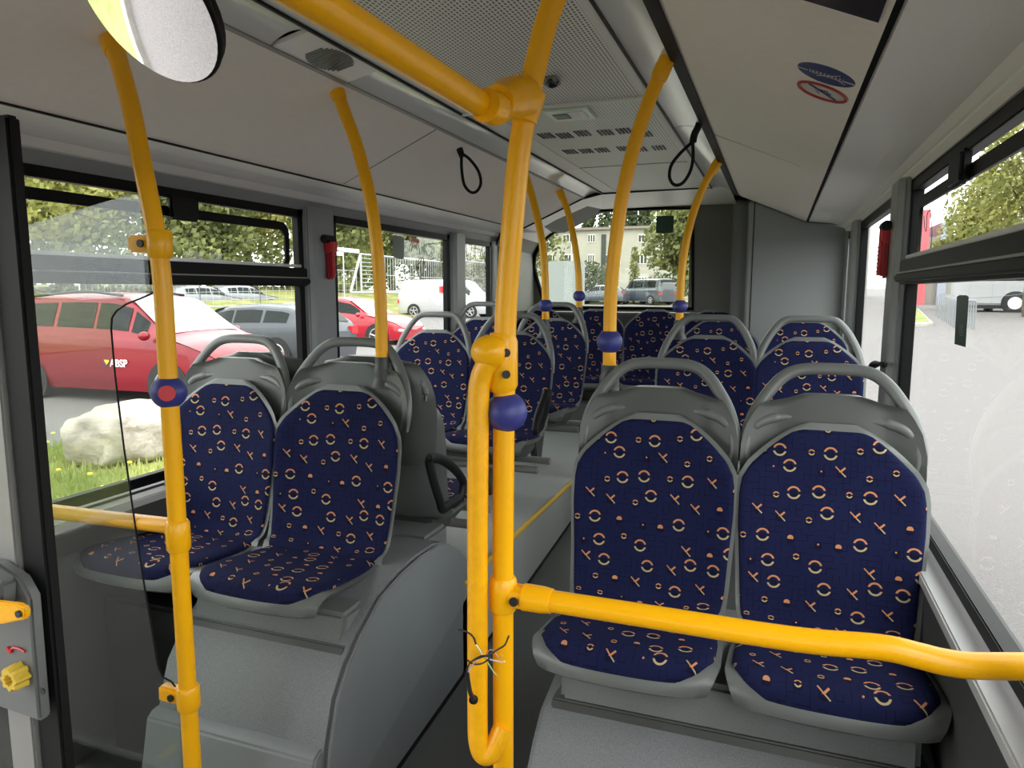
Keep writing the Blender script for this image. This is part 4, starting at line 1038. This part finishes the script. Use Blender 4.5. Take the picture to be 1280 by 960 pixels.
# grass strip between bus lane and the cars, left
def strip_geo(x0, x1, y0, y1, h, nx=10, ny=20):
    return lin(x0, x1, nx), lin(y0, y1, ny)
gs_ = lambda x, y: gz(x, y)+.10
terrain('grass_verge', 'grass_near', lin(-7.3, -4.6, 6), lin(-12, 11.5, 30), lambda x, y: gz(x, y)+.09+.02*math.sin(x*5+y*3), 'near grass verge with low flowers beside the parked cars', kind='structure')
k = MB().box((-4.6, -12, -1.8), (-4.42, 11.5, -1.62)); tag(k.build('kerb', 'concrete', None, True, bevel=.01), 'pale concrete kerb along the near grass verge', 'kerb')
# grass blades on verge
q = MB(); rnd = random.Random(3)
for i in range(15000):
    x = rnd.uniform(-7.25, -4.65); y = rnd.uniform(1.5, 11.3); h = rnd.uniform(.04, .13); a = rnd.uniform(0, PI); w_ = .012
    z = gz(x, y)+.09; dx, dy = math.cos(a)*w_, math.sin(a)*w_; lx, ly = rnd.uniform(-.04, .04), rnd.uniform(-.04, .04)
    n_ = len(q.v); q.v += [(x-dx, y-dy, z), (x+dx, y+dy, z), (x+lx, y+ly, z+h)]; q.f.append((n_, n_+1, n_+2))
tag(q.build('grass_blades', 'grass_near', None, False), 'tufts of green grass on the near verge outside the left windows', 'grass', kind='stuff')
q = MB()
for i in range(160):
    x = rnd.uniform(-7.25, -4.65); y = rnd.uniform(2, 11); q.sphere((x, y, gz(x, y)+.09+rnd.uniform(.1, .22)), .022, (1, 1, .6), 6, 4)
mat('flower', (.75, .62, .05), .7)
tag(q.build('wildflowers', 'flower', None, False), 'scattered small yellow wildflowers in the near verge', 'flowers', kind='stuff')
# bank behind the cars
def bank(x, y):
    d = -x-17.5; return gz(x, y)+max(0, min(1, d/14))*1.35+.04*math.sin(x*2.1)*math.cos(y*1.3)
terrain('grass_bank', 'grass', lin(-60, -17.6, 30), lin(-20, 48, 60), lambda x, y: bank(x, y)+.03, 'yellow green grass bank rising behind the parked cars')
# verges at the back
terrain('grass_verge', 'grass_near', lin(-34, -4, 14), lin(57, 64, 4), lambda x, y: gz(x, y)+.25, 'green lawn strip in front of the cream building')
isl = [pZ(a, b, -1.6) for a, b in ((1110, 416), (1166, 413), (1147, 397), (1110, 395))]
isl = [(p.x, p.y) for p in isl]
tag(MB().prism(isl, lambda a, b, t: (a, b, gz(a, b)+t), -.2, .12).build('kerb', 'concrete', None, False), 'pale kerb edging the grass island on the right', 'kerb')
ic = Vector((sum(p[0] for p in isl)/4, sum(p[1] for p in isl)/4))
isl2 = [tuple(Vector(p).lerp(ic, .12)) for p in isl]
tag(MB().prism(isl2, lambda a, b, t: (a, b, gz(a, b)+t), .0, .15).build('grass_island', 'grass_near', None, False), 'grass island with pale kerb seen through the right window', 'grass')
# boulder
bc = pZ(200, 545, -1.45); q = MB()
from mathutils import noise as mnoise
def bf(u, v):
    th = 2*PI*u; ph = PI*v; p = Vector((math.sin(ph)*math.cos(th), math.sin(ph)*math.sin(th), math.cos(ph)))
    e = Vector((abs(p.x)**.6*(1 if p.x > 0 else -1), abs(p.y)**.6*(1 if p.y > 0 else -1), abs(p.z)**.6*(1 if p.z > 0 else -1)))
    k = 1+.16*mnoise.noise(p*2.3)+.06*mnoise.noise(p*6)
    return (bc.x+e.x*.45*k, bc.y+e.y*.72*k, bc.z-.0+e.z*.30*k)
bc = Vector((-6.05, 5.45, -1.44))
q.grid(bf, 48, 24, closeu=True); tag(q.build('boulder', 'rock', None, True, ang=80), 'large pale boulder lying on the near grass verge', 'boulder')
# --- cars
def car(loc, heading, L, W, H, paint, label, stations, belt, wheels=(.19, .81), wr=.33, names=(), cat='car', side_win=((.30, .47), (.49, .66), (.68, .80)), ws=(.20, .33), rwin=None, gl='car_glass', ws_gl='screen_glass', mirror=True, name='parked_car', z=None, rails=False):
    """local x: front (0) to back (L); stations: list of (s, roof z)"""
    t = bpy.data.objects.new(name, None); COL.objects.link(t); tag(t, label, cat)
    t.location = loc; t.rotation_euler = (0, 0, heading)
    hw = W/2
    def roofz(s): return lerp_tab(stations, s)
    def beltz(s): return lerp_tab(belt, s)
    def hwid(s): return hw*(1-.20*max(0, 1-s/.12)**2-.12*max(0, (s-.92)/.08)**2)
    def sect(s, t_):       # t_ 0..1 around half section from sill up to roof centre
        w = hwid(s); zr = roofz(s); zb = min(beltz(s), zr-.01); z0 = .22
        cab = max(0, min(1, (zr-zb-.04)/.3)); wt = w*(1-.26*cab)
        pts = [(w*.93, z0), (w*.99, z0+.18), (w, (z0+zb)/2), (w*.98, zb-.05), (w*.955, zb), (wt, zr-.07*(.4+cab*.6)), (wt*.86, zr-.015), (wt*.45, zr+.012), (0, zr+.016)]
        k_ = t_*(len(pts)-1); i = min(int(k_), len(pts)-2); f = k_-i
        return (pts[i][0]*(1-f)+pts[i+1][0]*f, pts[i][1]*(1-f)+pts[i+1][1]*f)
    def P3(s, t_, sd, off=0.0):
        y, z_ = sect(s, t_); 
        return Vector((-(s*L-L/2), sd*(y+off), z_+(off if t_ > .66 else 0)))
    q = MB(); ns, ntt = 48, 24
    for sd in (1, -1): q.grid(lambda u, v: P3(v, u, sd), ntt, ns)
    # ends
    for s_ in (0, 1):
        k = len(q.v); row = [P3(s_, j/ntt, 1) for j in range(ntt+1)]+[P3(s_, j/ntt, -1) for j in range(ntt-1, -1, -1)]
        bul = .06 if s_ == 0 else -.05
        q.v += row; cidx = len(q.v); q.v.append(Vector((row[0].x+bul, 0, .5)))
        for j in range(len(row)-1): q.f.append((k+j, k+j+1, cidx))
        q.f.append((k+len(row)-1, k, cidx))
    b = q.build('body', paint, t, True, ang=35)
    # windows
    for sd in (1, -1):
        for (s0, s1) in side_win:
            m_ = MB(); m_.grid(lambda u, v: P3(s0+(s1-s0)*u, .515+(.615-.515)*v if False else .5+.025+.085*v, sd, .008), 10, 4)
            m_.build('side_window', gl, t, True)
        for wi, s_ in enumerate(wheels):
            cx = -(s_*L-L/2); yy = sd*(hw-.10)
            MB().disc((cx, sd*(hw-.0), wr), (0, sd, 0), wr*1.16, .012, seg=28, up=(1, 0, 0)).build('wheel_arch', 'tyre', t)
            ty = MB().tube([(cx, yy-sd*.08, wr), (cx, yy+sd*.118, wr)], [wr, wr], seg=30).build('tyre', 'tyre', t)
            r_ = MB(); 
            for k in range(5):
                an = 2*PI*k/5+.3; ca, sa = math.cos(an), math.sin(an)
                r_.tube([(cx+ca*.03, yy+sd*.128, wr+sa*.03), (cx+ca*wr*.66, yy+sd*.124, wr+sa*wr*.66)], wr*.085, seg=6)
            r_.tube([(cx+math.cos(a*PI/12)*wr*.68, yy+sd*.122, wr+math.sin(a*PI/12)*wr*.68) for a in range(24)], wr*.05, seg=6, smooth=1, closed=True)
            r_.disc((cx, yy+sd*.115, wr), (0, sd, 0), wr*.16, .02, seg=12, up=(1, 0, 0)); r_.build('rim', 'rim', ty)
        MB().sphere((L/2-.10, sd*hw*.72, lerp_tab(belt, .06)-.20), .17, (.75, .9, .42), 14, 8).build('headlight', 'lamp_glass', t)
        MB().box((-L/2-.02, sd*hw*.62, .72), (-L/2+.10, sd*hw*.93, .92)).build('tail_light', 'red', t, True, bevel=.02)
        if mirror: MB().sphere((-(ws[0]+.055)*L+L/2, sd*(hw+.09), lerp_tab(belt, ws[0]+.06)+.06), .10, (.6, 1, .7), 12, 8).build('side_mirror', paint, t)
        if rails: MB().tube([P3(.42, .72, sd, .03), P3(.6, .72, sd, .05), P3(.88, .72, sd, .03)], .02, seg=8, smooth=4).build('roof_rail', 'black', t)
    m_ = MB(); m_.grid(lambda u, v: Vector((-((ws[0]+(ws[1]-ws[0])*v)*L-L/2), (2*u-1)*(hw*(.86-.12*v)), roofz(ws[0]+(ws[1]-ws[0])*v)+.022-.03*abs(2*u-1)**3)), 10, 6)
    m_.build('windshield', ws_gl, t, True)
    if rwin:
        m_ = MB(); m_.grid(lambda u, v: Vector((-((rwin[0]+(rwin[1]-rwin[0])*v)*L-L/2), (2*u-1)*(hw*(.74+.08*v)), roofz(rwin[0]+(rwin[1]-rwin[0])*v)+.022-.02*abs(2*u-1)**3)), 10, 6)
        m_.build('rear_window', gl, t, True)
    return t
# red minivan: heading +X (front toward the bus)
van_st = [(0, .72), (.03, .84), (.10, .98), (.19, 1.09), (.24, 1.22), (.36, 1.62), (.44, 1.70), (.6, 1.72), (.85, 1.68), (.93, 1.58), (.97, 1.30), (1, .95)]
van_belt = [(0, .70), (.10, .94), (.2, 1.02), (.5, 1.06), (1, 1.12)]
rv = car((-9.95, 9.0, -1.75), .02, 4.6, 1.80, 1.72, 'car_red', 'red minivan parked outside the first left window, its bonnet toward the bus', van_st, van_belt, side_win=((.285, .345), (.36, .50), (.515, .68), (.70, .86)), ws=(.20, .38), rails=True)
# logo on red van door (its right side, facing -Y)
def text_mesh(s_, size, name, m_, parent, loc, rot):
    cu = bpy.data.curves.new(name, 'FONT'); cu.body = s_; cu.size = size; cu.extrude = .002; cu.offset = size*.02
    o = bpy.data.objects.new(name, cu); COL.objects.link(o)
    dg = bpy.context.evaluated_depsgraph_get(); me = bpy.data.meshes.new_from_object(o.evaluated_get(dg)); bpy.data.objects.remove(o)
    me.materials.clear(); me.materials.append(MATS[m_])
    o = bpy.data.objects.new(name, me); COL.objects.link(o); o.parent = parent; o.location = loc; o.rotation_euler = rot
    return o
text_mesh('ABSP', .16, 'lettering', 'white', rv, (.33, -.915, .60), (PI/2, 0, 0))
MB().prism([(.25, .62), (.31, .67), (.31, .70), (.21, .70)], XZ, -.914, -.908).build('logo_mark', 'flower', rv, False)
MB().prism([(.19, .66), (.25, .66), (.25, .61), (.20, .61)], XZ, -.914, -.908).build('logo_mark', 'sticker_blue', rv, False)
# grey estate
es_st = [(0, .62), (.04, .74), (.12, .86), (.25, .95), (.38, 1.33), (.46, 1.42), (.62, 1.45), (.80, 1.40), (.90, 1.28), (.97, 1.00), (1, .80)]
es_belt = [(0, .60), (.12, .82), (.27, .90), (.6, .94), (1, 1.0)]
car((-12.0, 14.3, gz(-12, 14)-.10), PI-.04, 4.75, 1.82, 1.45, 'car_grey', 'dark grey estate car parked beyond the red minivan, rear toward the bus', es_st, es_belt, side_win=((.335, .50), (.515, .68), (.70, .84)), ws=(.25, .41), rwin=(.86, .965), wheels=(.19, .79))
# red hatchback
ht_st = [(0, .60), (.05, .76), (.15, .90), (.27, .99), (.42, 1.40), (.52, 1.48), (.75, 1.46), (.90, 1.30), (.97, 1.05), (1, .8)]
car((-12.5, 19.4, gz(-12, 19)-.08), .03, 4.2, 1.78, 1.48, 'car_bright_red', 'bright red hatchback seen through the second left window', ht_st, es_belt, side_win=((.34, .54), (.56, .72), (.74, .84)), ws=(.27, .44))
# silver car between
# white van
vn_st = [(0, .80), (.03, .98), (.12, 1.12), (.17, 1.25), (.28, 1.88), (.34, 1.95), (.6, 1.97), (.95, 1.95), (.98, 1.85), (1, 1.6)]
vn_belt = [(0, .78), (.15, 1.08), (.3, 1.12), (1, 1.14)]
wv = car((-16.3, 34.5, gz(-14, 34)), .0, 5.2, 1.95, 1.97, 'white_paint', 'white delivery van behind the red hatchback, seen through the second and third left windows', vn_st, vn_belt, side_win=((.20, .31),), ws=(.165, .30), cat='van', name='parked_van')
MB().box((-.10, -1.0, 1.30), (.42, -.99, 1.62)).build('door_emblem', 'red', wv, False)
# dark van behind
dvp = car((-9.7, 57.0, gz(-12, 55)+.05), PI*.78, 4.9, 1.9, 1.9, 'car_dark', 'dark blue people carrier parked behind the bus, seen through the back window', vn_st, vn_belt, side_win=((.22, .36), (.38, .60), (.62, .9)), ws=(.165, .30), rwin=(.965, .995), cat='car', name='parked_car')
dv2 = car((-13.4, 56.5, gz(-15, 56)+.05), PI, 4.2, 1.8, 1.4, 'car_dark', 'low dark car beside the people carrier behind the bus, half hidden by a yellow pole', ht_st, es_belt, side_win=((.34, .54), (.56, .72)), ws=(.27, .44))
# white box container behind
bxp = tag(MB().box((-9.45, 30.0, gz(-9, 30)), (-8.15, 31.5, gz(-9, 30)+2.75)).build('storage_container', 'container_white', None, True, bevel=.05), 'plain white box container outside the back window at left', 'container')
# coach
ch = bpy.data.objects.new('coach', None); COL.objects.link(ch); tag(ch, 'white touring coach standing across the yard, seen through the large right window', 'coach')
cpos = pZ(1262, 393, gz(12, 40)); ch.location = (cpos.x, cpos.y, gz(cpos.x, cpos.y)); ch.rotation_euler = (0, 0, math.radians(-14))
MB().box((-2.9, 0, .35), (9.5, 2.5, 3.3)).build('body', 'white_paint', ch, True, bevel=.15)
MB().box((-2.7, -.01, 1.75), (9.3, .02, 2.95)).build('window_band', 'car_glass', ch, True, bevel=.01)
q = MB()
for x in (-2.0, -.9, 1.1, 2.6, 4.1): q.box((x, -.012, .45), (x+.02, 0, 1.6))
q.build('panel_seams', 'bluegrey', ch, False)
MB().box((-2.9, .05, .2), (9.5, 2.4, .4)).build('underbody', 'tyre', ch, False)
MB().tube([(-2.5, -.012, .75), (0, -.012, .95), (2, -.012, 1.35)], .012, seg=6).build('swoosh', 'bluegrey', ch)
for x in (.2, 6.5):
    MB().disc((x, -.002, .52), (0, -1, 0), .66, .01, up=(1, 0, 0)).build('wheel_arch', 'tyre', ch)
    ty = MB().tube([(x, -.02, .52), (x, .3, .52)], .52, seg=28).build('tyre', 'tyre', ch)
    MB().disc((x, -.03, .52), (0, -1, 0), .34, .03, up=(1, 0, 0)).build('rim', 'white', ty)
# bicycle stands
base = pZ(1168, 392, gz(7, 32)); n_st = 12
proto_s = None
for i in range(12):
    p = (5.3+i*.42, 35.0-i*.42*.55, 0)
    s0 = pZ(1170+i*2.6, 398+i*1.2, -1.38)
    if proto_s is None:
        proto_s = MB().tube([(0, 0, 0), (0, 0, .95), (.12, .12, 1.1), (.5, .5, 1.1), (.62, .62, .95), (.62, .62, 0)], .03, seg=6, smooth=3).build('railing_hoop', 'hoop_grey'); o = proto_s
    else: o = proto_s.copy(); COL.objects.link(o)
    o.location = (s0.x, s0.y, gz(s0.x, s0.y)); tag(o, 'grey metal railing hoop in the row left of the green strip sticker', 'hoop', 'row of metal hoops in the yard')
# small far van at right
car((14.3, 75, gz(14, 75)), PI*.95, 4.6, 1.9, 1.5, 'car_silver', 'small silver car far across the yard, left of the coach', es_st, es_belt, ws=(.25, .41))
# --- trees
def foliage(mb, c, rad, n, rnd, sz, shape=None):
    for i in range(n):
        while True:
            p = Vector((rnd.uniform(-1, 1), rnd.uniform(-1, 1), rnd.uniform(-1, 1)))
            if .25 < p.length < 1: break
        p = p.normalized()*(p.length**.45)
        k = 1+.35*mnoise.noise(p*2.1+Vector(c)*.37)
        q_ = Vector(c)+Vector((p.x*rad[0]*k, p.y*rad[1]*k, p.z*rad[2]*k))
        a = Vector((rnd.gauss(0, 1), rnd.gauss(0, 1), rnd.gauss(0, 1))).normalized(); b = a.orthogonal().normalized(); s_ = sz*rnd.uniform(.5, 1.3)
        cc = a.cross(b)
        k0 = len(mb.v); mb.v += [tuple(q_+b*s_), tuple(q_+cc*s_*.7), tuple(q_-b*s_), tuple(q_-cc*s_*.7)]; mb.f.append((k0, k0+1, k0+2, k0+3))
def tree(x, y, h, r, m_, label, group, kind='round', n=2600, sz=.22, seed=1, zb=None):
    rnd = random.Random(seed); z0 = zb if zb is not None else gz(x, y)
    t = thing('tree', label, 'tree', (x, y, z0), group=group, world=False)
    th = h*.3 if kind == 'round' else h*.12
    q = MB(); q.tube([(0, 0, -.2), (rnd.uniform(-.2, .2), 0, th), (rnd.uniform(-.3, .3), rnd.uniform(-.3, .3), h*.7)], [.05*r+.12, .04*r+.08, .05], seg=8, smooth=4)
    for k in range(6):
        a = rnd.uniform(0, 2*PI); q.tube([(0, 0, th*.9+k*h*.05), (math.cos(a)*r*.35, math.sin(a)*r*.35, th+h*.22+k*h*.05)], [.07, .03], seg=5, smooth=1)
    q.build('trunk', 'trunk', t)
    f = MB()
    if kind == 'round':
        blobs = 9
        for k in range(blobs):
            a = rnd.uniform(0, 2*PI); rr_ = rnd.uniform(.1, .6)*r; zz = rnd.uniform(.36, .82)*h
            foliage(f, (math.cos(a)*rr_, math.sin(a)*rr_, zz), (r*.55, r*.55, h*.20), n//blobs, rnd, sz)
    elif kind == 'poplar':
        for k in range(7):
            u = k/6; rr_ = r*(1-.7*abs(u-.35)**1.3)*.9
            foliage(f, (0, 0, h*(.16+.75*u)), (rr_, rr_, h*.12), n//7, rnd, sz)
    elif kind == 'bush':
        foliage(f, (0, 0, h*.5), (r, r, h*.5), n, rnd, sz)
    f.build('crown', m_, t, False)
    return t
# tree line beyond the left windows
i = 0
spots = []
for k in range(11):
    ang = .52+k*.125
    spots.append(k)
TL = [(-33, 9, 8.5, 4.6, 'leaf'), (-36, 16, 9.5, 5.0, 'leaf'), (-33, 22, 8.5, 4.6, 'leaf_yellow'), (-35, 28.5, 9.5, 5.0, 'leaf_yellow'), (-32, 33, 8.0, 4.0, 'leaf'), (-34, 40, 9.0, 4.8, 'leaf_yellow'), (-31, 46, 8.5, 4.6, 'leaf'), (-36, 52, 9.5, 5.2, 'leaf'), (-42, 20, 11, 6.0, 'leaf_dark'), (-44, 34, 11, 6.0, 'leaf_dark'), (-42, 47, 11, 6.0, 'leaf_dark'), (-38, 3, 10, 5.6, 'leaf'), (-30, 58, 9, 4.8, 'leaf'), (-34, 54, 9, 4.6, 'leaf_yellow'), (-36, 63, 10, 5.2, 'leaf'), (-33, 67, 8, 4, 'leaf')]
for k, (x, y, h, r, m_) in enumerate(TL):
    tree(x, y, h+1, r, m_, {'leaf': 'leafy green tree in the row on the bank beyond the left windows', 'leaf_yellow': 'yellowish green tree in the row on the bank beyond the left windows', 'leaf_dark': 'dark taller tree at the back of the row beyond the left windows'}[m_], {'leaf': 'green trees on the left bank', 'leaf_yellow': 'yellowish trees on the left bank', 'leaf_dark': 'dark trees behind the left bank'}[m_], n=6500, sz=.19, seed=20+k, zb=bank(x, y)-.3)
# undergrowth closing the gaps under the crowns
q = MB(); rnd = random.Random(5)
for k in range(31):
    y = 0+k*2.5; x = -30.5-1.5*math.sin(k); foliage(q, (x, y, bank(x, y)+1.5), (1.8, 2.0, 2.1), 700, rnd, .17)
tag(q.build('hedge_undergrowth', 'leaf', None, False), 'dense hedge undergrowth below the tree row on the left bank', 'hedge', kind='stuff')
# fence and gate
def fence_panel(p0, p1, h, zb0, zb1, nb, label, group, brace=False, horiz=0, nm='fence_panel', r=.034):
    p0 = Vector(p0); p1 = Vector(p1)
    t = thing(nm, label, 'fence', (p0.x, p0.y, zb0), group=group)
    def L(u, z): q_ = p0.lerp(p1, u); return (q_.x, q_.y, zb0*(1-u)+zb1*u+z)
    f = MB(); 
    f.tube([L(0, 0.05), L(0, h)], r*1.8, seg=6); f.tube([L(1, 0.05), L(1, h)], r*1.8, seg=6)
    f.tube([L(0, h), L(1, h)], r*1.6, seg=6); f.tube([L(0, .12), L(1, .12)], r*2.0, seg=6)
    f.build('frame', 'fence', t)
    b = MB()
    for i in range(1, nb): b.tube([L(i/nb, .1), L(i/nb, h)], r*.55, seg=4)
    for i in range(1, horiz+1): b.tube([L(0, h*i/(horiz+1)), L(1, h*i/(horiz+1))], r*.6, seg=4)
    b.build('mesh_infill', 'fence', t)
    if brace: MB().tube([L(-.42, .12), L(0, h)], r*2.2, seg=6).tube([L(-.42, .12), L(0, .12)], r*2, seg=6).build('brace', 'fence', t)
    return t
def atD(px, py, X): p = pX(px, py, X); return p
g0 = pX(452, 368, -23.0); g1 = pX(482, 368, -23.0); g2 = pX(566, 368, -23.0)
fence_panel((g0.x, g0.y, 0), (g1.x, g1.y, 0), 2.35, g0.z, g1.z, 2, 'pale section of the sliding gate with slanted brace, seen left of the curved pole', None, brace=True, horiz=9, nm='sliding_gate')
fence_panel((g1.x, g1.y, 0), (g2.x-0, g2.y, 0), 2.35, g1.z, g2.z, 30, 'long pale barred sliding gate behind the white van', None, horiz=1, nm='sliding_gate')
for k in range(5):
    a = pX(400-k*75, 372, -23.5); b = pX(446 if k == 0 else 400-(k-1)*75, 372, -23.5)
    fence_panel((a.x, a.y, 0), (b.x, b.y, 0), 1.9, bank(a.x, a.y), bank(b.x, b.y), 10, 'thin grey mesh fence bay on the grass bank left of the gate', 'mesh fence bays on the bank', horiz=4, r=.014)
g3 = pX(620, 368, -23.0)
fence_panel((g2.x, g2.y, 0), (g3.x, g3.y, 0), 2.6, g2.z, g3.z, 26, 'pale barred fence right of the gate, above the white van', None, horiz=1)
# signpost
t = thing('street_sign', 'white street sign on a thin post near the sliding gate', 'sign', V(pX(432, 380, -19)))
a = pX(431, 385, -19)
MB().tube([(a.x, a.y, bank(a.x, a.y)-.1), (a.x, a.y, pX(431, 309, -19).z)], .03, seg=6).build('post', 'fence', t)
MB().box((a.x, pX(424, 312, -19).y-.3, pX(431, 315, -19).z), (a.x+.03, pX(447, 312, -19).y+.1, pX(431, 310, -19).z)).build('sign_plate', 'white', t, False)
MB().box((a.x, pX(405, 312, -19).y, pX(431, 320, -19).z), (a.x+.03, pX(428, 312, -19).y, pX(431, 314, -19).z)).build('sign_plate', 'white', t, False)
# roadside cars far behind fence
for k, (px_, lb) in enumerate(((250, 'far silver car beyond the mesh fence, left'), (300, 'far silver car beyond the mesh fence, right'))):
    p = pX(px_, 366, -27); car((p.x, p.y, bank(p.x, p.y)-.75), 1.4, 4.3, 1.7, 1.4, 'car_silver', lb, es_st, es_belt, ws=(.25, .41))
# --- cream building
bd = bpy.data.objects.new('building', None); COL.objects.link(bd); tag(bd, 'cream three-storey apartment building outside the back window', 'building')
BY = 76.0; bz = gz(-15, 76)-.3
bd.location = (-14, BY, bz)
zr_ = pY(760, 287, BY).z-bz
MB().box((-24, 0, 0), (22, 11, zr_)).build('wall', 'facade', bd, False)
MB().box((-24.3, -.4, zr_), (22.3, 11.4, zr_+.25)).build('roof', 'roof', bd, False)
def bwin(px0, px1, py0, py1, nm='window', pan=3):
    a = pY(px0, py0, BY); b = pY(px1, py1, BY)
    x0, x1, z1_, z0_ = a.x+14, b.x+14, a.z-bz, b.z-bz
    w = MB().box((x0, -.06, z0_), (x1, .0, z1_)).build(nm, 'win_frame', bd, False)
    q = MB(); wd = (x1-x0)/pan
    for i in range(pan): q.box((x0+i*wd+.05, -.09, z0_+.08), (x0+(i+1)*wd-.05, -.05, z1_-.08))
    q.build('pane', 'win_dark', w, False)
for (a, b) in ((678, 690), (704, 716), (735, 744), (798, 810), (825, 838)): bwin(a, b, 293, 303)
for (a, b) in ((684, 694), (700, 716), (735, 743), (757, 776), (796, 809), (825, 838)): bwin(a, b, 318, 330)
for (a, b) in ((686, 696), (702, 716), (735, 743), (757, 770), (798, 809), (825, 838)): bwin(a, b, 346, 357)
q = pY(752, 293, BY); MB().box((q.x+14, -.1, 0), (q.x+14+.5, 0, pY(752, 293, BY).z-bz)).build('stairwell_glazing', 'win_dark', bd, False)
q = pY(715, 300, BY); MB().tube([(q.x+14, -.15, 0), (q.x+14, -.15, zr_)], .09, seg=6).build('downpipe', 'fence', bd)
for k, px_ in enumerate((698, 735, 757, 788, 806, 850)):
    p = pY(px_, 300, 92); tree(p.x, 92, 11.8+(k % 3)*.6, 1.5, 'leaf_dark', 'tall narrow poplar rising behind the cream building', 'poplars behind the cream building', 'poplar', 1800, .28, 60+k)
p = pY(852, 330, 50); tree(p.x, 50, 9.3, 2.9, 'leaf', 'broad leafy tree right of the cream building, behind the green sticker', None, 'round', 5200, .19, 81)
p = pY(680, 330, 52); tree(p.x-1.4, 52, 8.5, 2.9, 'leaf', 'leafy tree at the left edge of the back window', None, 'round', 3000, .18, 82)
p = pY(793, 340, 60); tree(p.x, 60, 4.6, .5, 'leaf', 'slim young tree before the cream building', None, 'poplar', 700, .12, 83)
for k, (px_, w_, lb) in enumerate(((740, 1.3, 'round dark bush left of the middle yellow pole outside the back window'), (833, 2.4, 'dark bush right of the people carrier outside the back window'))):
    p = pY(px_, 360, 62); tree(p.x, 62, 3.4-k*1.0, w_, 'leaf_dark', lb, None, 'bush', 1400, .14, 90+k)
# right side
for k, (px_, Y_, h, r, lb) in enumerate(((1292, 42, 10.6, 3.6, 'largest leafy tree in the upper right window, at the right edge'), (1240, 50, 8.8, 2.5, 'mid-sized leafy tree in the upper right window, left of the largest one'), (1205, 52, 5.6, 2.0, 'low leafy tree farthest left in the upper right window, beside the grey tower'))):
    p = pY(px_, 330, Y_); tree(p.x, Y_, h, r, 'leaf_yellow', lb, None, 'round', 9000, .12, 100+k)
p = pY(1160, 300, 46)
t = bpy.data.objects.new('industrial_building', None); COL.objects.link(t); tag(t, 'pale industrial building with a grey tower and red facade outside the right window', 'building'); t.location = (p.x, 60, gz(p.x, 60))
za = pY(1165, 278, 60).z-t.location.z
x_ = lambda px_: pY(px_, 300, 60).x-p.x
MB().box((x_(1150), 0, 0), (x_(1161), 6, pY(1158, 262, 60).z-t.location.z)).build('red_facade', 'pink_wall', t, False)
MB().box((x_(1161), .5, 0), (x_(1177), 6, za-1.0)).build('hall', 'facade', t, False)
MB().box((x_(1176), 0, 0), (x_(1187), 5, pY(1180, 283, 60).z-t.location.z+.3)).build('tower', 'bluegrey', t, False)
MB().box((x_(1187), .5, 0), (x_(1260), 6, 3.2)).build('low_wing', 'facade', t, False)
# green bin left of the red minivan
t = tag(MB().box((-9.3, 5.3, -1.74), (-8.1, 5.75, -1.2)).build('waste_bin', 'green', None, True, bevel=.03), 'green container corner beside the red minivan, seen past the door edge', 'bin')
MATS['green_bin'] = None
mat('bin_green', (.02, .25, .10), .5); t.data.materials[0] = MATS['bin_green']
# ------------------------------------------------------------------ world, light, camera
w = bpy.data.worlds.new('World'); C.world = w; w.use_nodes = True; nt = w.node_tree; nt.nodes.clear()
out = N(nt, 'ShaderNodeOutputWorld'); bg = N(nt, 'ShaderNodeBackground'); bg.inputs[1].default_value = 3.9
tc = N(nt, 'ShaderNodeTexCoord'); nz = N(nt, 'ShaderNodeTexNoise'); nz.inputs['Scale'].default_value = 2.2; nz.inputs['Detail'].default_value = 5
nt.links.new(tc.outputs['Generated'], nz.inputs['Vector'])
rp = N(nt, 'ShaderNodeValToRGB'); rp.color_ramp.elements[0].color = (.80, .84, .90, 1); rp.color_ramp.elements[1].color = (1, .985, .96, 1); rp.color_ramp.elements[0].position = .35; rp.color_ramp.elements[1].position = .6
nt.links.new(nz.outputs[0], rp.inputs[0]); nt.links.new(rp.outputs[0], bg.inputs[0]); nt.links.new(bg.outputs[0], out.inputs[0])
su = bpy.data.lights.new('sun', 'SUN'); su.energy = .8; su.angle = math.radians(25); su.color = (1, .96, .9)
so = bpy.data.objects.new('sun', su); COL.objects.link(so); so.rotation_euler = (math.radians(38), math.radians(28), 0)
cd = bpy.data.cameras.new('camera'); cam = bpy.data.objects.new('camera', cd); COL.objects.link(cam)
cd.sensor_width = 36; cd.lens = F/1280*36; cd.clip_start = .02; cd.clip_end = 500
cols = [RM @ Vector((1, 0, 0)), RM @ Vector((0, -1, 0)), RM @ Vector((0, 0, -1))]
cam.matrix_world = Matrix(((cols[0].x, cols[1].x, cols[2].x, 0), (cols[0].y, cols[1].y, cols[2].y, 0), (cols[0].z, cols[1].z, cols[2].z, 0), (0, 0, 0, 1)))
C.camera = cam
C.view_settings.view_transform = 'Standard'; C.view_settings.look = 'None'; C.view_settings.gamma = 1; C.view_settings.exposure = .35
C.view_settings.use_curve_mapping = False
C.cycles.max_bounces = 10; C.cycles.diffuse_bounces = 6; C.cycles.glossy_bounces = 5; C.cycles.transparent_max_bounces = 16; C.cycles.sample_clamp_indirect = 6
for o in list(bpy.data.objects):
    if '_world' in o: del o['_world']
